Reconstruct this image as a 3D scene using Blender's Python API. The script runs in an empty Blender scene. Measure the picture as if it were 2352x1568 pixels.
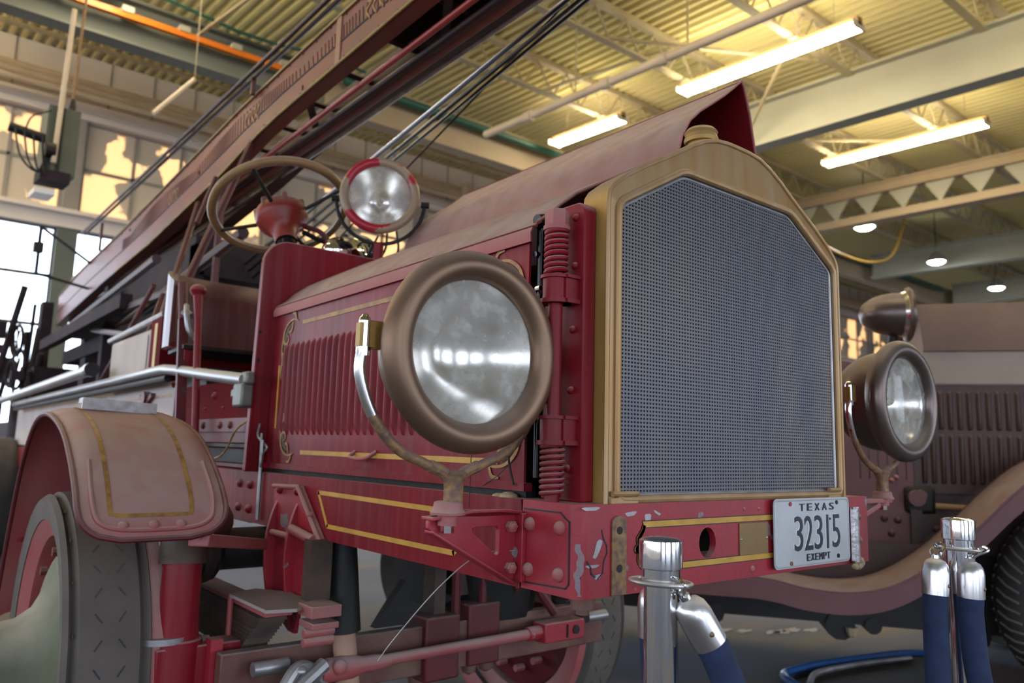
import bpy, math, random
from mathutils import Vector as V, Matrix as M
random.seed(7)
C = bpy.context.scene.collection
PI = math.pi
# ---------------------------------------------------------------- camera, sky, exposure
def camera():
    yaw, pit, rol, F = 38.797, 8.024, 1.595, 1769.7
    yaw, pit, rol = map(math.radians, (yaw, pit, rol))
    f = V((math.sin(yaw)*math.cos(pit), math.cos(yaw)*math.cos(pit), math.sin(pit)))
    r = V((math.cos(yaw), -math.sin(yaw), 0)); u = r.cross(f)
    r2 = r*math.cos(rol)+u*math.sin(rol); u2 = -r*math.sin(rol)+u*math.cos(rol)
    cam = bpy.data.cameras.new('camera'); o = bpy.data.objects.new('camera', cam); C.objects.link(o)
    m = M.Identity(4)
    for i in range(3):
        m[i][0] = r2[i]; m[i][1] = u2[i]; m[i][2] = -f[i]
    m[0][3], m[1][3], m[2][3] = 0, 0, 1.05
    o.matrix_world = m
    cam.sensor_width = 36; cam.lens = 36*F/2352; cam.clip_start = .02; cam.clip_end = 300
    cam.dof.use_dof = True; cam.dof.focus_distance = 1.45; cam.dof.aperture_fstop = 4.0
    bpy.context.scene.camera = o
camera()
sc = bpy.context.scene
sc.view_settings.view_transform = 'Standard'; sc.view_settings.look = 'None'
sc.view_settings.gamma = 1; sc.view_settings.use_curve_mapping = False
sc.view_settings.exposure = 0.66
w = bpy.data.worlds.new('overcast_sky'); sc.world = w; w.use_nodes = True
bg = w.node_tree.nodes['Background']; bg.inputs[0].default_value = (.76, .86, 1, 1); bg.inputs[1].default_value = 3.2
TUBE = 36.0      # emission of the fluorescent tubes

# ---------------------------------------------------------------- materials
def nd(nt, t, **k):
    n = nt.nodes.new(t)
    for a, b in k.items(): setattr(n, a, b)
    return n
def mat(name, col, rough=.5, metal=0, col2=None, var=.5, vscale=(8, 8, 8), dust=0, dcol=(.42, .33, .30), bump=0, bscale=60,
        chips=0, ccol=(.2, .18, .2), chipscale=9, emit=0, spec=.5, streak=0, slo=.15):
    m = bpy.data.materials.new(name); m.use_nodes = True; nt = m.node_tree; L = nt.links
    b = nt.nodes['Principled BSDF']; b.inputs['Roughness'].default_value = rough; b.inputs['Metallic'].default_value = metal
    b.inputs['Specular IOR Level'].default_value = spec
    m.diffuse_color = (*col, 1)
    tc = nd(nt, 'ShaderNodeTexCoord'); geo = nd(nt, 'ShaderNodeNewGeometry')
    def noise(scale, vec=(1, 1, 1), det=4):
        mp = nd(nt, 'ShaderNodeMapping'); mp.inputs['Scale'].default_value = vec; L.new(tc.outputs['Object'], mp.inputs[0])
        n = nd(nt, 'ShaderNodeTexNoise'); n.inputs['Scale'].default_value = scale; n.inputs['Detail'].default_value = det
        L.new(mp.outputs[0], n.inputs['Vector']); return n.outputs['Fac']
    def ramp(fac, lo, hi, a=0, c=1):
        r = nd(nt, 'ShaderNodeMapRange'); r.inputs[1].default_value = lo; r.inputs[2].default_value = hi
        r.inputs[3].default_value = a; r.inputs[4].default_value = c; r.clamp = True; L.new(fac, r.inputs[0]); return r.outputs[0]
    def mix(fac, a, c):
        x = nd(nt, 'ShaderNodeMix', data_type='RGBA')
        if isinstance(fac, (int, float)): x.inputs[0].default_value = fac
        else: L.new(fac, x.inputs[0])
        for s, i in ((a, 6), (c, 7)):
            if isinstance(s, tuple): x.inputs[i].default_value = (*s, 1)
            else: L.new(s, x.inputs[i])
        return x.outputs[2]
    def mul(a, c):
        x = nd(nt, 'ShaderNodeMath', operation='MULTIPLY'); L.new(a, x.inputs[0])
        if isinstance(c, (int, float)): x.inputs[1].default_value = c
        else: L.new(c, x.inputs[1])
        return x.outputs[0]
    c = tuple(col)
    if col2: c = mix(mul(ramp(noise(1, vscale), .35, .7), var), c, tuple(col2))
    if streak: c = mix(mul(ramp(noise(1, (38, 38, 1.6)), .45, .8), streak), c, tuple(dcol))
    if chips: c = mix(ramp(noise(chipscale, (1, 1, 1), 8), .5+.2*(1-chips), .52+.2*(1-chips)), c, tuple(ccol))
    if dust:
        sx = nd(nt, 'ShaderNodeSeparateXYZ'); L.new(geo.outputs['Normal'], sx.inputs[0])
        up = ramp(sx.outputs[2], slo, .75)
        d = mul(mul(up, ramp(noise(14), .25, .6, .55, 1)), dust)
        c = mix(d, c, tuple(dcol))
        L.new(ramp(d, 0, 1, rough, .9), b.inputs['Roughness'])
        if metal: L.new(ramp(d, 0, 1, metal, metal*.3), b.inputs['Metallic'])
    if isinstance(c, tuple): b.inputs['Base Color'].default_value = (*c, 1)
    else: L.new(c, b.inputs['Base Color'])
    if bump:
        bp = nd(nt, 'ShaderNodeBump'); bp.inputs['Strength'].default_value = bump; bp.inputs['Distance'].default_value = .004
        L.new(noise(bscale), bp.inputs['Height']); L.new(bp.outputs[0], b.inputs['Normal'])
    if emit:
        b.inputs['Emission Color'].default_value = (*col, 1); b.inputs['Emission Strength'].default_value = emit
    return m
PINK = (.43, .27, .26)
R_ = mat('red_paint', (.24, .008, .018), .42, 0, (.13, .006, .012), .8, (5, 5, 2), dust=.85, dcol=PINK, bump=.08, streak=.13, spec=.22)
RQ = mat('matte_red_paint', (.15, .007, .012), .8, 0, (.09, .006, .010), .8, (5, 5, 2), dust=.7, dcol=PINK, spec=.08)
RF = mat('front_red_paint', (.36, .018, .035), .42, 0, (.25, .02, .03), .8, (12, 12, 5), dust=.9, dcol=PINK, bump=.15, bscale=90, chips=.25, ccol=(.23, .20, .22), chipscale=14)
RM = mat('dark_red_paint', (.13, .010, .016), .5, 0, (.06, .01, .012), .8, (7, 7, 7), dust=.75, dcol=(.30, .20, .18), bump=.15, chips=.1, ccol=(.07, .045, .035))
RP = mat('pink_dusty_paint', (.36, .07, .075), .6, 0, (.33, .13, .12), .8, (6, 6, 6), dust=.95, dcol=(.41, .30, .28), bump=.12, slo=-.05)
HD = mat('dusty_hood_paint', (.30, .08, .07), .55, 0, (.14, .010, .012), .95, (9, 1.6, 3), dust=.86, dcol=(.44, .34, .30), bump=.12, slo=-.35)
RI = mat('clean_red_paint', (.20, .006, .010), .4, 0, (.14, .006, .01), .6, (3, 3, 3))
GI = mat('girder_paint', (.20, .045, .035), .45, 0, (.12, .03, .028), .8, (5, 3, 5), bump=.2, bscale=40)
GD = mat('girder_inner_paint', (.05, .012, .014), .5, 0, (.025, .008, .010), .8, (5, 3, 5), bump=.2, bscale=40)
GOLD = mat('gold_leaf', (.62, .36, .06), .5, .1, (.45, .25, .04), .8, (20, 20, 20))
DGOLD = mat('faded_gold', (.42, .24, .07), .55, .1, (.2, .1, .05), .9, (40, 40, 40))
PINS = mat('black_pinstripe', (.015, .01, .02), .5)
SHAD = mat('olive_scroll_shading', (.09, .06, .03), .6)
BR = mat('aged_brass', (.40, .25, .07), .45, .45, (.30, .17, .05), .8, (6, 6, 2), dust=.55, dcol=(.55, .45, .35), bump=.05)
BRT = mat('brass_shell_front', (.40, .225, .085), .42, .4, (.46, .33, .20), .8, (22, 22, 3), dust=.35, dcol=(.60, .50, .42), bump=.05)
COP = mat('copper_bezel', (.225, .140, .092), .42, .75, (.18, .115, .08), .8, (6, 6, 6), dust=.6, dcol=(.42, .34, .30), slo=.2)
COD = mat('dark_bronze_bezel', (.17, .13, .12), .33, .75, (.12, .09, .08), .8, (6, 6, 6), dust=.55, dcol=(.33, .28, .27), slo=.2)
RUSTY = mat('rust_flecked_steel', (.15, .09, .075), .55, .3, (.38, .22, .08), .9, (70, 70, 70), dust=.5, dcol=(.36, .26, .24), bump=.5, bscale=90)
CHR = mat('chrome', (.85, .86, .90), .07, 1)
CHD = mat('brushed_chrome', (.72, .71, .73), .28, 1, dust=.6, dcol=(.50, .47, .46), slo=.3)
STL = mat('dull_steel', (.42, .42, .44), .4, .8, (.25, .23, .23), .8, (20, 20, 20), dust=.5, dcol=(.4, .36, .34))
ZINC = mat('zinc_pipe', (.40, .41, .43), .35, .7, (.25, .25, .27), .7, (10, 3, 10), dust=.7, dcol=(.5, .48, .47))
DK = mat('black_iron', (.012, .011, .012), .55, .2, dust=.4, dcol=(.12, .09, .08), bump=.3)
BLK = mat('gloss_black_rubber', (.008, .008, .01), .2)
GR = mat('greasy_casting', (.10, .06, .045), .6, .2, (.03, .02, .02), .9, (9, 9, 9), dust=.7, dcol=(.26, .19, .17), bump=.6, bscale=50)
AXL = mat('brown_axle_paint', (.17, .09, .065), .6, .1, (.10, .02, .022), .8, (9, 9, 9), dust=.85, dcol=(.27, .22, .21), bump=.3)
TYR = mat('dusty_tire_rubber', (.105, .09, .082), .85, 0, (.14, .12, .11), .8, (10, 10, 10), bump=.2)
TYD = mat('dark_tire_rubber', (.03, .028, .028), .8, 0, (.05, .045, .045), .8, (10, 10, 10), dust=.5, dcol=(.15, .13, .12))
HUBM = mat('mossy_hub_paint', (.14, .15, .10), .7, 0, (.02, .05, .012), .9, (5, 5, 3), dust=.85, dcol=(.40, .38, .31), slo=.12, bump=.1)
WOOD = mat('varnished_wheel_wood', (.30, .17, .07), .4, 0, (.20, .11, .05), .8, (12, 12, 12), dust=.7, dcol=(.42, .33, .26))
CORE = mat('radiator_core', (.12, .128, .16), .45, .4, (.19, .165, .16), .9, (9, 9, 2), bump=.1)
COREB = mat('radiator_core_back', (.035, .042, .06), .6, .3)
WHT = mat('dusty_white_paint', (.52, .46, .45), .7, 0, (.40, .33, .32), .7, (4, 4, 4), dust=.3, dcol=(.5, .42, .4))
MIR = mat('lamp_reflector', (.95, .93, .90), .2, 1, (.85, .80, .74), .5, (8, 8, 8), bump=.06, bscale=25)
BULB = mat('bulb_socket', (.4, .32, .2), .3, .8)
M2H = mat('brown_hood_paint', (.16, .10, .085), .6, 0, (.12, .07, .06), .8, (4, 4, 4), dust=.5, dcol=(.28, .2, .17), slo=.1)
M2B = mat('maroon_paint', (.062, .025, .022), .5, 0, (.04, .016, .015), .8, (5, 5, 5), dust=.5, dcol=(.28, .21, .2), bump=.05)
M2P = mat('purple_maroon_paint', (.17, .075, .085), .6, 0, (.13, .06, .065), .8, (5, 5, 5), dust=.8, dcol=(.34, .28, .30))
M2L = mat('beige_band_paint', (.36, .29, .25), .7, 0, (.30, .24, .2), .6, (4, 4, 4))
BLU = mat('navy_velvet', (.014, .026, .075), .85, 0, (.022, .04, .11), .8, (30, 30, 30), bump=.5, bscale=400)
BLUP = mat('blue_painted_rim', (.02, .10, .32), .3)
PLATE = mat('plate_paint', (.56, .58, .62), .4, .2, (.48, .50, .54), .7, (12, 12, 12), chips=.08, ccol=(.35, .33, .3), chipscale=20)
PLT = mat('plate_lettering', (.025, .03, .05), .5)
PLW = mat('plate_embossing', (.80, .80, .82), .35, .1)
TAPE = mat('silver_tape', (.52, .50, .54), .35, .5, (.38, .34, .36), .7, (30, 30, 30), bump=.6, bscale=60)
FOAM = mat('dried_putty', (.46, .36, .22), .9, bump=1, bscale=200)
CABLE = mat('black_cable', (.01, .01, .014), .3)
WIRE = mat('frayed_wire', (.35, .33, .33), .4, .5)
DECK = mat('roof_deck_paint', (.66, .60, .28), .7, 0, (.52, .43, .24), .8, (.5, .5, 1), bump=.0)
BEAM = mat('beam_paint', (.42, .42, .34), .6, 0, (.35, .33, .25), .8, (1, 1, 1))
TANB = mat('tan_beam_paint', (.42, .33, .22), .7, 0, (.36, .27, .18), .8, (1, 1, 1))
GRYB = mat('grey_beam_paint', (.10, .12, .11), .6, 0, (.14, .15, .13), .8, (1, 1, 1))
JST = mat('joist_paint', (.46, .40, .26), .6, 0, (.35, .27, .17), .8, (2, 2, 2))
ORG = mat('orange_busbar', (.75, .19, .015), .4)
GRN = mat('green_pipe_paint', (.02, .10, .075), .4)
PIPEW = mat('cream_pipe_paint', (.72, .60, .45), .5, 0, (.55, .43, .32), .8, (2, 2, 2))
WALLM = mat('wall_panel_paint', (.82, .74, .70), .8, 0, (.72, .63, .58), .8, (.6, .6, .6))
WALLD = mat('wall_steel_paint', (.34, .31, .28), .6, 0, (.26, .23, .21), .7, (1, 1, 1))
MUL = mat('window_bar_paint', (.06, .06, .06), .6)
HTR = mat('machine_green_paint', (.10, .115, .085), .6, .1, (.07, .075, .06), .7, (3, 3, 3))
FIXR = mat('rusty_fixture_pan', (.36, .21, .09), .6)
FIXE = mat('fixture_end_cap', (.75, .68, .52), .5)
CLUT = mat('dark_machinery', (.022, .018, .026), .8, 0, (.05, .03, .035), .8, (3, 3, 3), spec=.2)
YG = mat('yellow_edge_paint', (.42, .30, .05), .5, 0, (.22, .12, .04), .8, (3, 6, 3))
RS = mat('dark_strut_paint', (.10, .018, .022), .45, 0, (.06, .012, .015), .8, (6, 6, 6), dust=.25, dcol=(.25, .16, .14))
def tube_mat():
    m = bpy.data.materials.new('lit_fluorescent_tube'); m.use_nodes = True; nt = m.node_tree
    nt.nodes.remove(nt.nodes['Principled BSDF']); e = nd(nt, 'ShaderNodeEmission'); e.inputs[0].default_value = (1, .87, .60, 1); e.inputs[1].default_value = TUBE
    nt.links.new(e.outputs[0], nt.nodes['Material Output'].inputs[0]); return m
TUB = tube_mat()
def led_mat():
    m = bpy.data.materials.new('lit_bay_lamp'); m.use_nodes = True; nt = m.node_tree
    nt.nodes.remove(nt.nodes['Principled BSDF']); e = nd(nt, 'ShaderNodeEmission'); e.inputs[0].default_value = (.85, .93, 1, 1); e.inputs[1].default_value = 60
    nt.links.new(e.outputs[0], nt.nodes['Material Output'].inputs[0]); return m
LED = led_mat()
def glass_mat(name, tint=(1, 1, 1), dustc=(.7, .68, .65), dust=.12, patch=None):
    m = bpy.data.materials.new(name); m.use_nodes = True; nt = m.node_tree; L = nt.links
    nt.nodes.remove(nt.nodes['Principled BSDF'])
    t = nd(nt, 'ShaderNodeBsdfTransparent'); t.inputs[0].default_value = (*tint, 1)
    g = nd(nt, 'ShaderNodeBsdfGlossy'); g.inputs['Roughness'].default_value = .04
    d = nd(nt, 'ShaderNodeBsdfDiffuse'); d.inputs[0].default_value = (*dustc, 1)
    lw = nd(nt, 'ShaderNodeLayerWeight'); lw.inputs[0].default_value = .5
    fr = nd(nt, 'ShaderNodeMath', operation='POWER'); fr.inputs[1].default_value = 4; L.new(lw.outputs['Facing'], fr.inputs[0])
    m1 = nd(nt, 'ShaderNodeMixShader'); m2 = nd(nt, 'ShaderNodeMixShader')
    L.new(fr.outputs[0], m1.inputs[0]); L.new(t.outputs[0], m1.inputs[1]); L.new(g.outputs[0], m1.inputs[2])
    tc = nd(nt, 'ShaderNodeTexCoord'); n = nd(nt, 'ShaderNodeTexNoise'); n.inputs['Detail'].default_value = 6
    r = nd(nt, 'ShaderNodeMapRange'); r.clamp = True
    L.new(tc.outputs['Object'], n.inputs['Vector']); L.new(n.outputs['Fac'], r.inputs[0])
    if patch:
        n.inputs['Scale'].default_value = 1.6; n.inputs['Detail'].default_value = 3
        r.inputs[1].default_value = patch; r.inputs[2].default_value = patch+.02; r.inputs[3].default_value = .35; r.inputs[4].default_value = 1
    else:
        n.inputs['Scale'].default_value = 26
        r.inputs[1].default_value = .3; r.inputs[2].default_value = .75; r.inputs[3].default_value = dust*.3; r.inputs[4].default_value = dust*1.7
    L.new(r.outputs[0], m2.inputs[0]); L.new(m1.outputs[0], m2.inputs[1]); L.new(d.outputs[0], m2.inputs[2])
    L.new(m2.outputs[0], nt.nodes['Material Output'].inputs[0]); return m
LENS = glass_mat("dusty_glare_lens", dust=.34)  # lens dust, thickened to put a white reflection into the colour
PANE = glass_mat('clear_window_glass', (.97, .98, 1), dust=.03)
PAINTED = glass_mat('painted_over_glass', (.62, .31, .115), (.66, .57, .47), patch=.47)
def floor_mat():
    m = mat('concrete_floor', (.13, .14, .185), .75, 0, (.085, .085, .105), .9, (.8, .8, .8), bump=.1, bscale=20, spec=.2)
    nt = m.node_tree; b = nt.nodes['Principled BSDF']; L = nt.links
    src = b.inputs['Base Color'].links[0].from_socket
    tc = nd(nt, 'ShaderNodeTexCoord'); mp = nd(nt, 'ShaderNodeMapping'); mp.inputs['Scale'].default_value = (.35, 1.3, 1); mp.inputs['Rotation'].default_value = (0, 0, .5)
    n = nd(nt, 'ShaderNodeTexNoise'); n.inputs['Scale'].default_value = 1.3; n.inputs['Detail'].default_value = 5
    r = nd(nt, 'ShaderNodeMapRange'); r.inputs[1].default_value = .48; r.inputs[2].default_value = .62; r.clamp = True
    x = nd(nt, 'ShaderNodeMix', data_type='RGBA'); x.inputs[7].default_value = (.17, .14, .095, 1)
    L.new(tc.outputs['Object'], mp.inputs[0]); L.new(mp.outputs[0], n.inputs['Vector']); L.new(n.outputs['Fac'], r.inputs[0])
    L.new(r.outputs[0], x.inputs[0]); L.new(src, x.inputs[6]); L.new(x.outputs[2], b.inputs['Base Color'])
    return m
FLOOR = floor_mat()

# ---------------------------------------------------------------- mesh helpers
def basis(ax):
    ax = V(ax).normalized(); a = V((0, 0, 1)) if abs(ax.z) < .95 else V((1, 0, 0))
    u = ax.cross(a).normalized(); return u, ax.cross(u), ax
def smooth(pts, n=6):
    pts = [V(p) for p in pts]; out = []
    P = [pts[0]*2-pts[1]]+pts+[pts[-1]*2-pts[-2]]
    for i in range(1, len(P)-2):
        for k in range(n):
            t = k/n; a, b, c, d = P[i-1:i+3]
            out.append(.5*((2*b)+(c-a)*t+(2*a-5*b+4*c-d)*t*t+(3*b-a-3*c+d)*t**3))
    return out+[pts[-1]]
class MB:
    def __init__(s): s.v = []; s.f = []; s.x = None
    def add(s, vs, fs):
        n = len(s.v); s.v += [V(p) for p in vs]; s.f += [[n+i for i in f] for f in fs]; return s
    def box(s, x0, x1, y0, y1, z0, z1):
        return s.add([(x, y, z) for x in (x0, x1) for y in (y0, y1) for z in (z0, z1)],
                     [(0, 1, 3, 2), (4, 6, 7, 5), (0, 4, 5, 1), (2, 3, 7, 6), (0, 2, 6, 4), (1, 5, 7, 3)])
    def bar(s, p0, p1, w, h, up=(0, 0, 1)):
        p0, p1 = V(p0), V(p1); d = (p1-p0).normalized(); side = d.cross(V(up))
        if side.length < 1e-4: side = d.cross(V((1, 0, 0)))
        side.normalize(); u = side.cross(d)
        return s.add([p+side*a*w/2+u*b*h/2 for p in (p0, p1) for a in (-1, 1) for b in (-1, 1)],
                     [(0, 1, 3, 2), (4, 6, 7, 5), (0, 4, 5, 1), (2, 3, 7, 6), (0, 2, 6, 4), (1, 5, 7, 3)])
    def cyl(s, p0, p1, r0, r1=None, n=20):
        return s.lathe([(0, 0), (r0, 0), (r0 if r1 is None else r1, 1), (0, 1)], p0, V(p1)-V(p0), n, (V(p1)-V(p0)).length)
    def lathe(s, prof, o, ax, n=32, hs=1, closed=False):
        u, v, a = basis(ax); o = V(o); vs = []; fs = []
        for r, h in prof:
            for k in range(n):
                t = 2*PI*k/n; vs.append(o+a*h*hs+(u*math.cos(t)+v*math.sin(t))*max(r, 1e-5))
        m = len(prof)
        for i in range(m if closed else m-1):
            j = (i+1) % m
            for k in range(n): fs.append((i*n+k, i*n+(k+1) % n, j*n+(k+1) % n, j*n+k))
        return s.add(vs, fs)
    def tube(s, pts, r, n=8, cl=False, flat=None):
        pts = [V(p) for p in pts]; m = len(pts); vs = []; fs = []; pu = None
        for i, p in enumerate(pts):
            if cl: d = pts[(i+1) % m]-pts[i-1]
            else: d = pts[min(i+1, m-1)]-pts[max(i-1, 0)]
            d.normalize()
            if pu is None: u = basis(d)[0]
            else:
                u = pu-d*pu.dot(d)
                u = u.normalized() if u.length > 1e-5 else basis(d)[0]
            pu = u; v = d.cross(u); rr = r[i] if isinstance(r, (list, tuple)) else r
            for k in range(n):
                t = 2*PI*k/n; q = (u*math.cos(t)+v*math.sin(t))*rr
                if flat: q = q-V(flat)*q.dot(V(flat))*.8
                vs.append(p+q)
        for i in range(m if cl else m-1):
            j = (i+1) % m
            for k in range(n): fs.append((i*n+k, i*n+(k+1) % n, j*n+(k+1) % n, j*n+k))
        if not cl: fs += [tuple(range(n))[::-1], tuple((m-1)*n+k for k in range(n))]
        return s.add(vs, fs)
    def prism(s, poly, vec):
        n = len(poly); vec = V(vec); vs = [V(p) for p in poly]+[V(p)+vec for p in poly]
        fs = [tuple(range(n)), tuple(range(2*n-1, n-1, -1))]+[(i, i+n, (i+1) % n+n, (i+1) % n) for i in range(n)]
        return s.add(vs, fs)
    def torus(s, c, ax, R, r, n=64, k=16):
        return s.lathe([(R+r*math.cos(2*PI*i/k), r*math.sin(2*PI*i/k)) for i in range(k)], c, ax, n, closed=True)
    def dome(s, p, ax, r, h, n=20, k=6):
        return s.lathe([(r*math.cos(PI/2*i/k), h*math.sin(PI/2*i/k)) for i in range(k+1)], p, ax, n)
    def hexa(s, p, ax, r, h): return s.lathe([(0, 0), (r, 0), (r, h*.85), (r*.85, h), (0, h)], p, ax, 6)
    def grid(s, P, t=0):
        # P[i][j] points; t thickness along the normal
        a, b = len(P), len(P[0]); vs = [V(p) for r in P for p in r]
        fs = [(i*b+j, i*b+j+1, (i+1)*b+j+1, (i+1)*b+j) for i in range(a-1) for j in range(b-1)]
        if t:
            N = [V() for _ in vs]
            for f in fs:
                nn = (vs[f[2]]-vs[f[0]]).cross(vs[f[3]]-vs[f[1]])
                for i in f: N[i] += nn
            o = len(vs); vs = vs+[p-n.normalized()*t for p, n in zip(vs, N)]
            fs2 = [tuple(o+i for i in f[::-1]) for f in fs]
            ed = [(i*b, (i+1)*b) for i in range(a-1)][::1]
            rim = [j for j in range(b)]+[i*b+b-1 for i in range(1, a)]+[(a-1)*b+j for j in range(b-2, -1, -1)]+[i*b for i in range(a-2, 0, -1)]
            fs = fs+fs2+[(rim[i], o+rim[i], o+rim[(i+1) % len(rim)], rim[(i+1) % len(rim)]) for i in range(len(rim))]
        return s.add(vs, fs)
    def xf(s, m):
        s.v = [m @ p for p in s.v]; return s
    def build(s, name, m, parent=None, bevel=0, label=None, ang=35):
        me = bpy.data.meshes.new(name); me.from_pydata([tuple(p) for p in s.v], [], s.f)
        me.validate(); me.materials.append(m)
        import bmesh
        bm = bmesh.new(); bm.from_mesh(me); bmesh.ops.remove_doubles(bm, verts=bm.verts, dist=2e-5)
        bmesh.ops.recalc_face_normals(bm, faces=bm.faces); bm.to_mesh(me); bm.free()
        me.shade_smooth(); me.set_sharp_from_angle(angle=math.radians(ang))
        o = bpy.data.objects.new(name, me); C.objects.link(o)
        if bevel:
            bv = o.modifiers.new('bevel', 'BEVEL'); bv.width = bevel; bv.segments = 2; bv.limit_method = 'ANGLE'
        if parent:
            o.parent = parent; o.matrix_parent_inverse = world_of(parent).inverted()
        if label: o['label'] = label
        return o
def world_of(o):
    m = M.Translation(o.location) if o.type == 'EMPTY' else M.Identity(4)
    return m
def thing(name, label, cat, loc=(0, 0, 0), group=None):
    o = bpy.data.objects.new(name, None); C.objects.link(o); o.location = loc; o.empty_display_size = .1
    o['label'] = label; o['category'] = cat
    if group: o['group'] = group
    return o
def tag(o, label, cat, group=None):
    o['label'] = label; o['category'] = cat
    if group: o['group'] = group
    return o
def struct(o): o['kind'] = 'structure'; return o
def kids(o): return [c for c in bpy.data.objects if c.parent == o]
def copy_tree(o, delta=(0, 0, 0), label=None, par=None):
    c = o.copy(); C.objects.link(c)
    if par: c.parent = par
    else: c.location = V(o.location)+V(delta)
    if label: c['label'] = label
    for k in kids(o): copy_tree(k, par=c)
    return c
def text_mesh(body, w, h, depth, name, m, parent, place, label=None, bold=0):
    cu = bpy.data.curves.new(name, 'FONT'); cu.body = body; cu.size = 1; cu.offset = bold; cu.extrude = .5; cu.resolution_u = 3
    to = bpy.data.objects.new(name, cu); C.objects.link(to)
    me = bpy.data.meshes.new_from_object(to.evaluated_get(bpy.context.evaluated_depsgraph_get()))
    bpy.data.objects.remove(to)
    xs = [v.co.x for v in me.vertices]; ys = [v.co.y for v in me.vertices]
    x0, x1, y0, y1 = min(xs), max(xs), min(ys), max(ys)
    mb = MB(); mb.add([((v.co.x-x0)/(x1-x0)*w-w/2, (v.co.y-y0)/(y1-y0)*h-h/2, v.co.z*depth) for v in me.vertices], [tuple(p.vertices) for p in me.polygons])
    return mb.xf(place).build(name, m, parent, label=label)

# ---------------------------------------------------------------- the hall (skewed axes: b along x, a nearly along y)
SA, CA = math.sin(math.radians(4)), math.cos(math.radians(4))
def bw(b, a, z): return V((b-a*SA, a*CA, z))
def bbox(mb, b0, b1, a0, a1, z0, z1):
    vs = [bw(b, a, z) for b in (b0, b1) for a in (a0, a1) for z in (z0, z1)]
    return mb.add(vs, [(0, 1, 3, 2), (4, 6, 7, 5), (0, 4, 5, 1), (2, 3, 7, 6), (0, 2, 6, 4), (1, 5, 7, 3)])
ZD = 6.72
struct(bbox(MB(), -14, 46, -12, 13.2, -.1, 0).build('floor', FLOOR))
struct(bbox(MB(), -40, 70, -40, 40, -.3, -.12).build('ground', mat('outdoor_ground', (.15, .15, .15), .9)))
mb = MB(); b = -12.0
while b < 42:
    prof = [(b, 0), (b+.05, 0), (b+.075, .055), (b+.125, .055), (b+.15, 0)]
    vs = [bw(p, a, ZD+z) for a in (-9.5, 12.9) for p, z in prof]
    mb.add(vs, [(i, i+1, i+6, i+5) for i in range(4)]); b += .15
struct(mb.build('ceiling', DECK, ang=20))
struct(bbox(MB(), -12, 42, -9.5, 12.9, ZD+.06, ZD+.25).build('roof_slab', GRYB))
# back wall with painted-over upper windows and clear lower windows
AW = 12.6
mb = MB(); bbox(mb, -12, 42, AW, AW+.25, 0, 1.05); bbox(mb, -12, 42, AW, AW+.2, 5.95, ZD); struct(mb.build('wall_back', WALLM))
mb = MB(); k = -11.9
while k < 41: bbox(mb, k, k+.02, AW-.012, AW, 5.98, ZD); k += .62
struct(mb.build('trim_1', WALLD))
mb = MB(); bbox(mb, -12, 42, AW-.14, AW+.2, 5.70, 5.95); bbox(mb, -12, 42, AW-.2, AW-.1, 5.80, 5.86); struct(mb.build('trim_2', WALLM))
mb = MB(); bbox(mb, -12, 42, AW-.10, AW+.2, 4.05, 4.28); bbox(mb, -12, 42, AW-.22, AW-.02, 4.24, 4.30); struct(mb.build('trim_3', WALLM))
mb = MB(); bbox(mb, -12, 42, AW-.1, AW+.2, 1.05, 1.2); struct(mb.build('trim_4', WALLD))
posts = [x for x in (-9.3, -6.3, -3.3, -.35, 2.62, 5.6, 8.6, 11.6, 14.6, 17.6, 20.6, 23.6, 26.6, 29.6, 32.6, 35.6)]
for i, p in enumerate(posts):
    mb = MB(); bbox(mb, p-.10, p+.10, AW-.08, AW+.1, 4.28, 5.7)
    struct(mb.build('trim_%d' % (5+2*i), WALLD))
    mb = MB(); bbox(mb, p-.13, p+.13, AW-.08, AW+.1, 1.1, 4.05)
    struct(mb.build('trim_%d' % (6+2*i), GRYB))  # lower posts coloured darker to put in their backlit contrast
wn = 1
for i in range(len(posts)-1):
    x0, x1 = posts[i]+.13, posts[i+1]-.13
    for (z0, z1, nz, m, nx) in ((4.28, 5.70, 2, PAINTED, 4), (1.2, 4.05, 4, PANE, 3)):
        e = bpy.data.objects.new('window_%d' % wn, None); C.objects.link(e); e.location = bw((x0+x1)/2, AW, z0); e['kind'] = 'structure'; wn += 1
        mb = MB(); t = .022
        for k in range(nx+1): bbox(mb, x0+(x1-x0)*k/nx-t, x0+(x1-x0)*k/nx+t, AW, AW+.05, z0, z1)
        for k in range(nz+1): z = z0+(z1-z0)*k/nz; bbox(mb, x0, x1, AW, AW+.05, z-t, z+t)
        mb.build('window_frame', MUL if m is PANE else WALLD, e)
        mm = m if not (m is PAINTED and i > 8) else PAINTED
        MB().grid([[bw(x0, AW+.025, z0), bw(x1, AW+.025, z0)], [bw(x0, AW+.025, z1), bw(x1, AW+.025, z1)]]).build('pane', mm, e)
# side walls, far off
mb = MB(); bbox(mb, -12.2, -12, -9.5, 12.8, 4.6, ZD); bbox(mb, -12.2, -12, -9.5, 12.8, 0, 1.0)
for k in range(8): bbox(mb, -12.2, -12, -9.5+3.1*k, -9.0+3.1*k, 1.0, 4.6)
struct(mb.build('wall_left', WALLM))
mb = MB(); bbox(mb, 42, 42.2, -9.5, 12.8, 0, ZD); struct(mb.build('wall_right', WALLM))
# unseen front wall, added so the chrome mirrors dark piers between open bays
mb = MB(); bbox(mb, -12, 42, -9.6, -9.4, 4.7, ZD+.1)
for p0_, p1_ in ((-12, -9.4), (-5.2, -3.6), (.6, 2.6), (6.8, 8.8), (13, 15), (19.2, 42)): bbox(mb, p0_, p1_, -9.6, -9.4, 0, 4.7)
struct(mb.build('wall_front', WALLD))
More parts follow.
